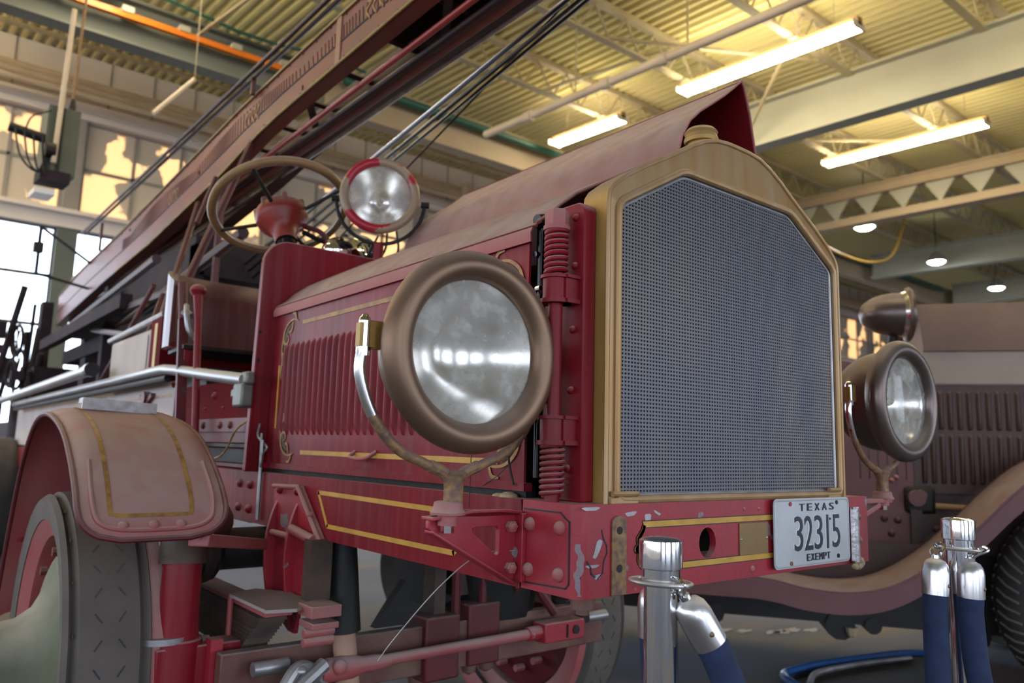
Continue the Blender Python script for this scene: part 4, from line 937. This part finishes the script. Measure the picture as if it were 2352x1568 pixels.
MB().bar((.60, 1.895, .822), (.88, 2.22, .762), .05, .030).bar((.56, 2.0, .90), (.62, 1.90, .825), .04, .02).build('fender_stay', RP, T, bevel=.003)
# ================================================================ running gear
hangy = 1.975
def fin(y):
    pr = [(.912, y, .900), (.895, y, .862), (.880, y, .80), (.876, y, .74), (.882, y, .68), (.893, y, .62), (.905, y, .56)]
    return [V(p) for p in pr]
g = MB()
g.prism([(.906, 2.22, .932), (.906, 2.04, .936), (.906, 1.88, .800), (.906, 1.94, .775), (.906, 1.985, .71), (.906, 2.0, .62), (.906, 2.02, .55), (.906, 2.06, .55), (.906, 2.2, .60)], (.012, 0, 0))
hg = g.build('spring_hanger', RF, T, bevel=.002, label='cast hanger with two curved fins')
for y in (2.045, 2.185):
    f2 = smooth(fin(y), 3)
    MB().prism([(p.x, y, p.z) for p in f2]+[(.918, y, .56), (.925, y, .70), (.918, y, .90)], (0, .012, 0)).build('fin', RF, hg, bevel=.002)
MB().tube([(.900, 2.21, .928), (.900, 2.04, .934), (.900, 1.885, .802)], .007, 8).build('edge_bead', RP, hg)
for y, z in ((2.17, .92), (2.05, .922), (1.955, .86)): bolt((.905, y, z), (-1, 0, 0), .013, .012, hg)
MB().cyl((.893, 2.18, .80), (.893, 2.05, .80), .009, n=10).cyl((.890, 2.04, .822), (.890, 1.90, .806), .013, n=12).build('pin', RP, hg)
# leaf springs
for xs_, wd in ((.81, .07), (1.95, .07)):
    r_sp = MB().box(xs_-wd/2, xs_+wd/2, 1.90, 3.05, .672, .682).build('leaf_spring', RP, T)
    for k in range(11):
        z = .664-.0105*k; MB().box(xs_-wd/2+random.uniform(-.002, .002), xs_+wd/2, 1.93+.014*k, 3.0-.05*k, z-.009, z).build('leaf', GR, r_sp)
    MB().tube([(xs_-wd/2-.008, 2.12, .69), (xs_-wd/2-.008, 2.12, .545), (xs_+wd/2+.008, 2.12, .545), (xs_+wd/2+.008, 2.12, .69)], .008, 8).build('spring_clip', RP, r_sp)
    MB().prism([(xs_-.05, 1.86, .690), (xs_-.055, 2.10, .692), (xs_+.03, 2.14, .692), (xs_+.09, 2.05, .692), (xs_+.09, 1.90, .690), (xs_+.02, 1.84, .690)], (0, 0, .008)).build('spring_pad', mat('dusty_plate', (.36, .31, .29), .85), r_sp)
    MB().cyl((xs_-.045, 1.93, .545), (xs_+.045, 1.93, .545), .018, n=12).build('spring_eye', STL, r_sp)
    r_sp.location.z = -.045
sh_ = MB().box(.855, .925, 1.80, 1.88, .605, .62).cyl((.85, 1.84, .592), (.93, 1.84, .592), .012, n=10).cyl((.85, 1.84, .570), (.93, 1.84, .570), .012, n=10).box(.85, .93, 1.80, 1.88, .632, .66).build('shackle', RP, T, bevel=.002)
MB().box(.875, .935, 1.88, 1.92, .66, .81).build('crossmember_end', GR, T)
# axle
axm = MB().box(.72, 2.05, 2.42, 2.52, .43, .44).box(.72, 2.05, 2.465, 2.475, .44, .515).box(.72, 2.05, 2.42, 2.52, .515, .53)
MB().prism([(.70, 1.97, .40), (2.02, 1.97, .40), (2.02, 1.97, .535), (.70, 1.97, .535)], (0, .04, 0)).build('front_axle', AXL, T, bevel=.004)
kp = MB().cyl((.63, 2.10, .36), (.63, 2.10, .56), .062, n=28).lathe([(.052, 0), (.048, .1), (.046, .20), (.040, .24)], (.63, 2.10, .56), (0, 0, 1), 28).box(.57, .80, 2.05, 2.13, .38, .545).build('steering_knuckle', R_, T, bevel=.004, label='red kingpin housing beside the wheel')
MB().cyl((.55, 2.10, .545), (.71, 2.10, .545), .012, n=10).cyl((.60, 2.11, .555), (.60, 2.11, .57), .07, n=20).build('knuckle_lip', STL, kp)
MB().tube(smooth([(.63, 2.10, .74), (.635, 2.11, .80), (.67, 2.15, .84), (.74, 2.22, .83)]), .058, 14).build('knuckle_elbow', GR, T)
MB().cyl((.50, 2.14, .50), (.56, 2.14, .50), .03, n=16).build('axle_stub', STL, kp)
MB().box(.69, .72, 2.02, 2.06, .40, .56).build('rib', RF, kp)
MB().lathe([(0, 0), (.07, 0), (.085, .03), (.085, .12), (.06, .14), (.06, .30), (0, .30)], (.66, 2.34, .74), (1, 0, 0), 32).build('brake_cylinder', DK, T)
MB().lathe([(.088, .0), (.094, .01), (.088, .03)], (.74, 2.34, .74), (1, 0, 0), 32).lathe([(.03, 0), (.03, .05), (0, .05)], (.69, 2.25, .77), (0, -1, 0), 16).build('cylinder_band', GR, T)
MB().cyl((.53, 2.2, .63), (.60, 2.2, .63), .010, n=10).build('grease_pipe', STL, T)
# drag link tube with rubber boot
MB().lathe([(.050, .0), (.048, .03), (.042, .15), (.036, .25), (.036, .27), (0, .27)], (1.00, 1.93, .565), (-.05, 0, 1), 24).build('rubber_boot', DK, T)
MB().cyl((1.03, 1.93, .40), (1.0, 1.93, .60), .031, n=20).build('boot_tube', mat('tan_primer', (.40, .24, .17), .6), T)
tr = MB().cyl((.90, 1.90, .478), (1.70, 1.90, .486), .0155, n=16).build('tie_rod', RP, T, label='dusty red tie rod')
MB().lathe([(.0, 0), (.026, 0), (.03, .02), (.03, .09), (.022, .12), (.022, .16), (.016, .2)], (.93, 1.90, .478), (1, 0, 0), 14).dome((.97, 1.87, .49), (0, -1, .4), .02, .015).build('ball_joint', RP, tr)
MB().box(1.67, 1.84, 1.87, 1.93, .455, .515).cyl((1.62, 1.90, .486), (1.68, 1.90, .486), .022, n=8).build('link_end', RF, tr, bevel=.004)
MB().box(1.76, 1.765, 1.866, 1.872, .465, .505).build('slot', DK, tr); MB().cyl((1.80, 1.872, .485), (1.80, 1.866, .485), .014, n=12).build('bolt', DK, tr)
lk = MB().tube(smooth([(.80, 1.86, .43), (.85, 1.87, .50), (.90, 1.89, .49), (.94, 1.9, .45)]), .017, 10).dome((.86, 1.86, .50), (0, -.3, 1), .015, .012).cyl((.82, 1.85, .44), (.93, 1.88, .50), .020, n=10).build('link_arm', STL, T)
MB().tube(smooth([(1.60, 1.95, .62), (1.68, 1.95, .63), (1.72, 1.94, .58), (1.76, 1.93, .53)]), .016, 8).build('steering_arm', RM, T)
# casting row under the axle, engine pan and cross pieces
un = MB()
for k in range(5): un.lathe([(.0, -.02), (.022, -.01), (.026, .02), (.02, .05), (.0, .06)], (1.30+.065*k, 2.03, .375), (0, 0, 1), 12)
un.build('spring_bolts', AXL, T)
MB().box(1.28, 1.40, 1.95, 2.05, .38, .56).box(1.44, 1.56, 1.96, 2.04, .40, .58).build('axle_pad', RM, T, bevel=.006)
def ubolt(x): MB().tube(smooth([(x-.05, 1.99, .52), (x-.05, 1.99, .70), (x-.03, 1.99, .735), (x+.03, 1.99, .735), (x+.05, 1.99, .70), (x+.05, 1.99, .52)], 4), .014, 8).build('u_bolt', RM, T)
ubolt(1.46)
MB().box(1.43, 1.90, 2.02, 2.10, .60, .72).box(1.33, 1.37, 1.99, 2.05, .52, .70).build('cross_spring', GR, T)
pan = MB(); pan.cyl((1.4, 1.3, .88), (1.4, 2.2, .88), .13, n=28).box(1.0, 1.8, 1.20, 2.35, .82, .95).cyl((1.62, 2.12, .52), (1.62, 2.12, .85), .16, .22, n=20).box(1.38, 1.88, 2.06, 2.30, .56, .86).build('crankcase', DK, T)
pn_ = MB()
for k in range(9): pn_.dome((1.08+.07*k, 1.95+.03*(k % 2), .815), (0, 0, -1), .045, .05+.02*(k % 3), 10, 4)
pn_.build('crankcase_bolts', GR, T)
MB().prism([(1.14, 2.0, .54), (1.24, 2.0, .54), (1.255, 2.0, .66), (1.235, 2.0, .665), (1.19, 2.0, .61)], (0, .03, 0)).build('steering_gusset', DK, T)
MB().box(.93, 1.9, 2.45, 4.5, .80, .95).build('transmission', DK, T)

# ================================================================ aerial ladder along the truck
LD = MB()
xg = 1.24
ty = [(-.5, 2.744), (8.9, 2.744)]
def ip(pts, y):
    for (a, za), (b_, zb) in zip(pts, pts[1:]):
        if y <= b_: return za+(zb-za)*max(0, (y-a)/(b_-a))
    return pts[-1][1]
def gz(y): return ip([(-.5, 2.552), (2.1, 2.543), (3.4, 2.515), (4.0, 2.44), (5.35, 2.335), (6.6, 2.29), (8.9, 2.165)], y)
def gt(y): return ip([(-.5, 2.744), (2.7, 2.744), (3.8, 2.73), (6.3, 2.60), (7.8, 2.56), (8.9, 2.475)], y)
ys = [-.5+.235*k for k in range(41)]
ZGT = 2.744
def girder(x, s, m, name, label=None):
    mb = MB()
    mb.grid([[(x, y, gz(y)) for y in ys], [(x, y, gt(y)) for y in ys]], .006)
    g_ = mb.build(name, m, T, label=label)
    fl = MB()
    fl.grid([[(x-s*.004, y, gt(y)) for y in ys], [(x-s*.004, y, gt(y)-.042) for y in ys]], .004)
    fl.grid([[(x-s*.004, y, gz(y)) for y in ys], [(x-s*.004, y, gz(y)+.045) for y in ys]], .004)
    fl.grid([[(x-s*.012, y, gz(y)) for y in ys], [(x+s*.06, y, gz(y)) for y in ys]], .004)
    fl.build('flange', m, g_)
    return g_
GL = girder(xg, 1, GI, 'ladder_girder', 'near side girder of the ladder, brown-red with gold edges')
for off, nm in ((0, 'gold_edge'),):
    MB().tube([(xg-.012, y, gt(y)-.002) for y in ys], .006, 6).build('gold_edge', YG, GL)
    MB().tube([(xg-.014, y, gz(y)+.002) for y in ys[:30]], .006, 6).build('gold_edge', YG, GL)
    MB().tube([(xg-.014, y, gz(y)+.002) for y in ys[29:]], .006, 6).build('bright_edge', STL, GL)
mb = MB()
for k in range(46):
    y = .6+.135*k
    if y > 7: break
    mb.dome((xg-.008, y, gt(y)-.018), (-1, 0, 0), .005, .003, 6, 2).dome((xg-.008, y, gz(y)+.018), (-1, 0, 0), .005, .003, 6, 2)
mb.build('flange_rivets', DK, GL)
mid = MB(); mid.tube([(xg-.006, y, (gt(y)*.45+gz(y)*.55)) for y in ys], .004, 6).build('centre_seam', DK, GL)
# stamped vertical ticks between the flanges
mb = MB(); y = .8
while y < 6.2:
    zt_, zb_ = gt(y)-.045, (gt(y)*.45+gz(y)*.55)+.008
    hgt = (zt_-zb_)*(.5+.5*abs(math.sin(y*2.1)))
    mb.bar((xg-.0075, y, zb_), (xg-.0075, y+.008, zb_+hgt), .007, .002, up=(1, 0, 0)); y += .034+.01*math.sin(y*9)
o_ = mb.build('lattice_ticks', RM, GL); o_['kind'] = 'stuff'
for y in (1.25, 2.35, 3.6, 4.9):      # worn gold ornaments
    mb = MB(); zc = (gt(y)+gz(y))/2+.01
    for k in range(4):
        mb.tube(smooth([(xg-.009, y+.05*(k-1.5), zc-.03), (xg-.009, y+.05*(k-1.5)+.03, zc+.01), (xg-.009, y+.05*(k-1.5)-.005, zc+.035), (xg-.009, y+.05*(k-1.5)+.02, zc+.045)]), .005, 6, flat=(1, 0, 0))
    mb.build('gold_ornament', DGOLD, GL)
MB().box(xg-.012, xg-.006, 2.66, 2.70, gz(2.68), gt(2.68)).build('upright_strap', mat('tan_strap', (.34, .16, .10), .5), GL)
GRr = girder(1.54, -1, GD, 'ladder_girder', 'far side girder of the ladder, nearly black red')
ld = MB()
for (x, z, w_, h_) in ((1.30, 2.60, .03, .06), (1.48, 2.60, .03, .06)):
    ld.box(x-w_/2, x+w_/2, -.5, 8.6, z-h_/2, z+h_/2)
lad = ld.build('ladder_rail', GD, T)
k = 0; y = -.4
while y < 8.4:
    MB().cyl((1.27, y, 2.60), (1.51, y, 2.60), .014, n=8).build('rung', GD, lad); y += .36
MB().grid([[(x, y, 2.742) for x in (1.245, 1.535)] for y in (-.5, 2.7)], .004).build('mesh_deck', GD, lad)
for y in (1.9, 3.0, 4.4, 6.0): MB().bar((1.24, y, 2.56), (1.54, y+.5, 2.56), .03, .02).build('cross_brace', GD, lad)
for x, z, r_r, m in ((1.33, 2.53, .012, mat('bright_red_rod', (.30, .02, .015), .4)), (1.44, 2.545, .022, GI), (1.50, 2.535, .009, STL)):
    MB().tube([(x, -.5, z), (x, 7.8, z-.14)], r_r, 10).build('extension_rod', m, lad)
MB().tube([(1.41, -.5, 2.52), (1.41, 7.6, 2.45)], .018, 10).build('extension_rod', GD, lad)
hr = MB()
for dx, z0_ in ((0, 2.775), (.03, 2.785)): hr.tube([(1.215-dx, -.4, z0_-.02), (1.20-dx, 7.6, 2.845)], .010, 8)
hr.build('hand_rod', GD, GL)
for y in (3.55, 6.9): MB().bar((1.205, y, gt(y)-.02), (1.205, y, 2.80), .02, .02).build('rod_support', RS, GL)
cb = MB()
cb.tube([(1.60, 0, 2.77), (1.60, 7.5, 1.72)], .006, 8).tube([(1.615, 0, 2.77), (1.63, 7.5, 1.66)], .008, 8).tube([(1.64, 0, 2.80), (1.66, 7.5, 1.58)], .007, 8)
cb.build('cable', CABLE, T)
MB().tube([(1.595, 0, 2.775), (1.598, 7.5, 1.74)], .004, 8).build('cable', CHD, T)
MB().tube([(1.7, .6, 3.0), (1.7, 2.9, 2.295), (1.70, 4.0, 1.96)], .0045, 6).build('cable', CABLE, T)
# struts from the body up to the ladder and the turntable far behind
ss = MB()
for p, q, r_r in (((.95, 3.5, 1.70), (1.24, 3.6, 2.50), .018), ((.93, 3.7, 1.62), (1.24, 4.4, 2.38), .016), ((.92, 4.1, 1.36), (1.05, 4.2, 1.80), .016), ((.92, 4.9, 1.34), (1.0, 4.2, 1.84), .013),
                  ((1.30, 4.2, 1.72), (1.30, 4.2, 2.45), .02), ((1.02, 3.62, 2.05), (1.10, 3.66, 2.30), .012)): ss.tube([p, q], r_r, 8)
ss.build('ladder_strut', RS, T)
MB().box(1.30, 2.3, 4.6, 8.6, 2.02, 2.25).box(1.25, 1.75, 4.4, 8.4, 1.74, 1.86).box(1.05, 1.12, 5.2, 8.4, 1.86, 1.95).box(1.3, 1.36, 4.6, 4.7, 1.8, 2.2).box(1.2, 1.3, 6.4, 6.5, 1.2, 2.2).box(1.2, 1.9, 7.0, 7.2, 1.2, 1.7).build('ladder_bed', CLUT, T)
ss = MB()
for p, q, r_r in (((1.0, 4.6, 1.62), (1.20, 6.8, 1.9), .02), ((1.1, 3.9, 1.82), (1.15, 7.6, 1.98), .026), ((1.0, 4.2, 1.98), (1.2, 7.8, 2.05), .024), ((1.3, 3.8, 2.1), (1.3, 6.8, 1.85), .03)): ss.tube([p, q], r_r, 8)
ss.build('lifting_rod', GD, T)
tt = MB().cyl((1.35, 9.0, 1.0), (1.35, 9.0, 1.42), .42, n=28).box(1.05, 1.65, 8.6, 9.3, 1.42, 1.72).box(1.1, 1.2, 8.9, 9.1, 1.7, 2.4).box(1.5, 1.6, 8.9, 9.1, 1.7, 2.4).box(1.0, 1.9, 7.2, 10.5, 1.05, 1.2).build('turntable', CLUT, T)
for (x, y, z, r_r) in ((.92, 8.9, 1.98, .15), (.85, 8.4, 1.62, .12), (.98, 9.2, 1.72, .2)):
    MB().torus((x, y, z), (1, .2, 0), r_r, .016, 28, 8).build('hand_wheel', CLUT, tt)
    for k in range(5):
        t = 2*PI*k/5; MB().tube([(x, y, z), (x, y+r_r*math.cos(t), z+r_r*math.sin(t))], .008, 6).build('spoke', CLUT, tt)
for k in range(14):
    x = .62+random.uniform(0, .5); y = 8.2+random.uniform(0, 1.5); z = 1.2+random.uniform(0, .6)
    MB().tube([(x, y, z), (x+random.uniform(-.15, .15), y+random.uniform(-.3, .3), z+random.uniform(.2, .9))], random.uniform(.012, .03), 7).build('control_rod', CLUT, tt)
for k in range(10):
    x = .62+random.uniform(0, .5); y = 8.2+random.uniform(0, 1.5); z = 1.2+random.uniform(0, .9); s_ = random.uniform(.04, .1)
    MB().box(x-s_, x+s_, y-s_, y+s_, z-s_*.8, z+s_*.8).build('control_box', CLUT, tt)
MB().bar((.84, 7.4, 2.40), (1.24, 7.4, 2.33), .02, .02).bar((.84, 7.4, 2.40), (.84, 7.4, 2.80), .025, .025).box(.80, .87, 7.36, 7.44, 2.58, 2.66).bar((.84, 7.4, 2.80), (1.24, 7.4, 2.55), .02, .02).build('ladder_side_bracket', DK, GL)
MB().lathe([(.50, -.14), (.52, -.1), (.52, .1), (.50, .14), (.30, .10), (.1, .12), (0, .12)], (.78, 8.2, .52), (-1, 0, 0), 40).build('rear_wheel', TYD, T)
MB().box(.95, 1.85, 6.5, 10.4, .5, 1.04).build('rear_chassis', CLUT, T)

# ================================================================ the rear (second) fire truck
A2 = math.radians(-35); t2 = V((.574, -.819, 0)).normalized(); n2 = V((-.819, -.574, 0)).normalized(); O2 = V((3.997, 1.629, 0))
T2 = thing('fire_truck', 'brown-maroon antique fire truck with louvered hood, behind at the right', 'fire truck', O2)
def q2(u, z, o=0): return O2+t2*u+n2*o+V((0, 0, z))
def box2(mb, u0, u1, z0, z1, o0, o1):
    vs = [q2(u, z, o) for u in (u0, u1) for o in (o0, o1) for z in (z0, z1)]
    return mb.add(vs, [(0, 1, 3, 2), (4, 6, 7, 5), (0, 4, 5, 1), (2, 3, 7, 6), (0, 2, 6, 4), (1, 5, 7, 3)])
hp_ = [(.0, 1.59), (-.02, 1.66), (-.06, 1.76), (-.11, 1.84), (-.30, 1.875), (-.55, 1.88), (-.80, 1.84), (-.88, 1.70), (-.9, 1.59)]
MB().grid([[q2(u, z, o) if u > -.1 else q2(u+.12*(z-1.59)/.28, z, o) for o, z in hp_] for u in (-.055, 1.25)], .01).build('hood_top', M2H, T2)
MB().prism([q2(-.055+.12*(z-1.59)/.28, z, o) for o, z in hp_], t2*.01).build('hood_end', M2H, T2)
box2(MB(), -.09, 1.3, 1.425, 1.592, -.9, 0).build('hood_band', M2L, T2, bevel=.008)
h2 = box2(MB(), -.42, 1.3, .90, 1.425, -.88, -.01).build('hood_side', M2B, T2)
for row, (z0, z1) in enumerate(((1.205, 1.395), (.945, 1.185))):
    for k in range(24):
        u = -.36+.0415*k
        if row == 0 and u < -.06-.16: continue
        lm = MB(); P_ = []
        for i, f_ in enumerate((0, .03, .07, .93, .97, 1)):
            h = (0, .008, .012, .012, .008, 0)[i]
            P_.append([q2(u-.013+.026*j/5, z0+(z1-z0)*f_, -.0105+h*math.sin(PI*j/5)) for j in range(6)])
        lm.grid(P_).build('louver', M2B, h2, ang=60)
cw = MB().prism([q2(-.9, .55), q2(-.105, .55), q2(-.105, 1.40), q2(-.20, 1.50), q2(-.42, 1.555), q2(-.9, 1.56)], n2*-.9).build('cowl', M2P, T2, bevel=.01)
box2(MB(), -.12, -.095, .55, 1.39, -.9, .004).build('cowl_edge', M2B, T2)
box2(MB(), -2.6, 1.35, .62, .80, -.86, -.004).build('frame_rail', M2B, T2)
box2(MB(), -.02, 1.3, .80, .90, -.86, -.05).build('lower_panel', M2B, T2)
pi_ = MB(); pi_.cyl(q2(-.04, .842, .03), q2(.32, .832, .03), .014, n=12).build('side_pipe', mat('yellowed_pipe', (.32, .21, .10), .5), T2)
bb_ = box2(MB(), -.17, -.03, .80, .93, -.02, .02).build('gear_recess', DK, T2, bevel=.02)
MB().cyl(q2(-.12, .875, .02), q2(-.12, .875, .06), .038, n=16).cyl(q2(-.10, .89, .02), q2(-.10, .89, .05), .025, n=14).build('gear_boss', M2P, bb_)
box2(MB(), -.145, -.095, .45, .83, .0, .02).build('hanger_strap', M2B, T2)
for u, z in ((-.26, .77), (-.20, .765), (-.23, .70), (-.03, .73), (-.30, 1.02)): MB().dome(q2(u, z, .0), n2, .018, .016, 14, 4).build('bolt', M2B, T2)
for u, z in ((-.2, .97), (-.22, .955)): MB().dome(q2(u, z, .0), n2, .013, .02, 10, 4).build('bolt', RP, T2)
# searchlight on the cowl
SL2 = lamp('searchlight', T2, q2(-.12, 1.775, .02), math.radians(38), .135, .118, .010, .20, COD, COD, label='dark bell-shaped searchlight seen from the side', bulb=False)
MB().cyl(q2(-.195, 1.55, -.02), q2(-.185, 1.68, -.0), .022, n=14).build('lamp_post', DK, SL2)
MB().tube([q2(-.32, 1.79, .02), q2(-.27, 1.785, .02)], .012, 8).build('handle', STL, SL2)
# sweeping fender
fpz = smooth([V((-2.6, 0, .50)), V((-1.1, 0, .505)), V((-.83, 0, .50)), V((-.66, 0, .470)), V((-.48, 0, .465)), V((-.31, 0, .505)), V((-.14, 0, .61)), V((.03, 0, .765)), V((.20, 0, .94)), V((.36, 0, 1.06)), V((.60, 0, 1.12)), V((.85, 0, 1.02)), V((1.05, 0, .80))], 5)
MB().grid([[q2(p.x, p.z+.02*(1-abs(2*k/6-1)), .44-.40*k/6) for k in range(7)] for p in fpz], .012).build('fender', M2P, T2)
MB().grid([[q2(p.x, p.z-.085*h, .445) for h in (0, .5, 1)] for p in fpz], .01).build('fender_skirt', M2P, T2)
MB().grid([[q2(p.x, p.z+.0, .04), q2(p.x, max(p.z+.02, .66), .035)] for p in fpz], .01).build('splash_apron', M2B, T2)
tw = MB().lathe([(.26, -.11), (.34, -.13), (.40, -.12), (.445, -.085), (.46, -.04), (.46, .04), (.445, .085), (.40, .12), (.34, .13), (.26, .11), (.1, .05), (0, .06)], q2(.60, .46, .22), n2, 72).build('wheel', TYD, T2)
for k in range(60):
    t = 2*PI*k/60
    for sgn in (-1, 1):
        ro_ = [(.462, .03*sgn), (.447, .085*sgn), (.405, .118*sgn)]
        pts = [q2(.60, .46, .22)+t2*math.cos(t+.05*abs(j))*r_r+V((0, 0, 1))*math.sin(t+.05*j)*r_r+n2*h for j, (r_r, h) in enumerate(ro_)]
        if k*2+(sgn > 0) < 100: MB().tube(pts, .006, 5).build('tread_lug', STL if False else mat('tread_edge', (.16, .14, .13), .7) if k == 0 and sgn < 0 else bpy.data.materials['tread_edge'], tw)
MB().lathe([(.42, -.1), (.43, 0), (.42, .1), (.2, .05), (0, .06)], q2(-2.4, .43, .15), n2, 40).build('wheel', TYD, T2)
MB().lathe([(.42, -.1), (.43, 0), (.42, .1), (.2, .05), (0, .06)], q2(.60, .43, -1.1), n2, 40).build('wheel', TYD, T2)
MB().lathe([(.42, -.1), (.43, 0), (.42, .1), (.2, .05), (0, .06)], q2(-2.4, .43, -1.1), n2, 40).build('wheel', TYD, T2)
box2(MB(), -3.0, -.9, .62, 1.35, -.88, -.02).build('rear_body', M2P, T2, bevel=.03)
box2(MB(), -1.9, 1.1, .25, .62, -.8, -.05).build('crankcase', DK, T2)
for k, (u, z, r_r) in enumerate(((-1.1, .25, .05), (-.5, .24, .07), (-.35, .25, .04), (.1, .24, .06))): MB().cyl(q2(u, z, -.5), q2(u+.03, z, -.04), r_r, n=10).build('gearbox_lug', DK, T2)
MB().dome(q2(-.42, .24, -.03), (0, 0, -1), .03, .05, 8, 3).build('dirt_clump', FOAM, T2)

# ================================================================ barrier posts and ropes
def stanchion(x, y, h, lab):
    r = thing('barrier_post', lab, 'barrier post', (x, y, 0), 'chrome barrier posts')
    MB().lathe([(0, 0), (.17, 0), (.17, .012), (.15, .022), (.06, .035), (.03, .05), (.0, .05)], (x, y, 0), (0, 0, 1), 48).build('base', CHR, r)
    MB().cyl((x, y, .04), (x, y, h-.06), .0255, n=48).build('tube', CHR, r)
    MB().lathe([(.0295, 0), (.0295, .015), (.033, .017), (.033, .054), (.0325, .057), (.026, .0605), (.012, .0625), (0, .063)], (x, y, h-.063), (0, 0, 1), 48).build('cap', CHR, r)
    MB().torus((x, y, h-.068), (.05, 0, 1), .046, .0033, 48, 10).cyl((x, y, h-.071), (x, y, h-.062), .030, n=32).build('hook_ring', CHD, r)
    return r
def fitting(r, p0, a, d, R=.0265, L=.075):
    p0, a = V(p0), V(a)
    MB().lathe([(0, 0), (.008, 0), (R*.68, .005), (R*.9, .014), (R, .028), (R, L), (0, L)], a, d, 32).build('end_fitting', CHD, r)
    u_ = basis(d)[0]
    for s_ in (-1, 1): MB().dome(a+d*L*.72+u_*s_*R*.96, u_*s_, .0045, .004, 10, 3).build('rivet', COP, r)
    w1 = u_
    MB().tube(smooth([a+d*.004, a-d*.012+w1*.010, p0+w1*.011-d*.004, p0-d*.010, p0-w1*.010-d*.002, a-d*.012-w1*.009, a+d*.004], 5), .0036, 8).build('snap_hook', CHR, r)
    MB().cyl(a-d*.006, a+d*.004, .009, n=16).build('hook_neck', CHR, r)
def rope(lab, e0, course, e1=None, R=.0265, L=.075):
    a = V(e0[1]); r = thing('barrier_rope', lab, 'rope', a, 'blue velvet barrier ropes')
    pts = [V(p) for p in course]
    d = (pts[0]-a).normalized(); fitting(r, e0[0], a, d, R, L); path = [a+d*(L-.004)]+pts
    if e1:
        b = V(e1[1]); d2 = (pts[-1]-b).normalized(); fitting(r, e1[0], b, d2, R, L); path.append(b+d2*(L-.004))
    MB().tube(smooth(path, 8), R*.92, 20).build('velvet_rope', BLU, r)
    return r
stanchion(.942, .795, .926, 'nearer chrome barrier post in front of the red bumper, cut by the bottom edge')
stanchion(1.828, .716, .934, 'chrome barrier post at lower right in front of the rear truck')
rope('long blue rope slung between the two chrome barrier posts', ((.944, .758, .858), (.955, .758, .838)),
     [(1.003, .736, .752), (1.045, .722, .655), (1.10, .71, .52), (1.20, .70, .38), (1.36, .70, .30), (1.50, .70, .30), (1.62, .71, .38), (1.70, .72, .46), (1.740, .735, .56), (1.757, .742, .72)],
     ((1.783, .738, .868), (1.768, .740, .848)), .0265)
rope('right of the two blue ropes hanging from the right barrier post', ((1.828, .670, .866), (1.816, .690, .845)),
     [(1.814, .694, .72), (1.816, .68, .58), (1.82, .62, .42), (1.82, .50, .28), (1.80, .35, .16), (1.82, .2, .06), (1.84, .0, .03)], None, .0265)
rope('dark blue rope hanging half hidden behind the nearer barrier post', ((.968, .832, .858), (.966, .835, .842)),
     [(.975, .838, .74), (.995, .845, .60), (1.02, .86, .42), (1.0, .9, .25), (.9, .95, .12), (.8, .9, .05), (.7, .8, .03)], None, .022)
# things on the floor at lower right
r = thing('drip_tray', 'black tray with a blue rim on the floor under the rear truck', 'tray', (4.1, 1.75, 0))
MB().prism([(3.38, 2.10, .002), (3.62, 2.17, .002), (3.95, 2.12, .002), (4.37, 2.02, .002), (4.52, 1.9, .002), (4.65, 1.5, .002), (3.9, .9, .002), (3.2, 1.6, .002)], (0, 0, .02)).build('tray', DK, r)
MB().tube(smooth([(3.2, 1.6, .03), (3.38, 2.10, .03), (3.62, 2.17, .03), (3.95, 2.12, .03), (4.37, 2.02, .03), (4.52, 1.9, .03)]), .020, 8).build('rim', BLUP, r)
MB().tube(smooth([(3.4, 2.0, .032), (3.62, 2.08, .032), (3.95, 2.04, .032), (4.3, 1.95, .032)]), .014, 8).build('rail', STL, r)
MB().box(3.9, 4.4, 1.3, 1.7, .02, .08).build('insert', GR, r, bevel=.02)

mb = MB()
for k in range(7):
    cx, cy = 4.02+.09*k+random.uniform(-.03, .03), 2.98-.05*k+random.uniform(-.08, .08); rr_ = random.uniform(.03, .09)
    mb.prism([(cx+rr_*(1+.4*math.sin(5*t+k))*math.cos(t), cy+.5*rr_*(1+.3*math.cos(3*t+k))*math.sin(t), .0005) for t in [2*PI*j/14 for j in range(14)]], (0, 0, .003))
o = mb.build('peeled_floor_paint', mat('pale_floor_flakes', (.34, .33, .35), .8)); tag(o, 'patch of pale peeled flakes on the concrete between the nearer post and the rear truck', 'floor patch'); o['kind'] = 'stuff'
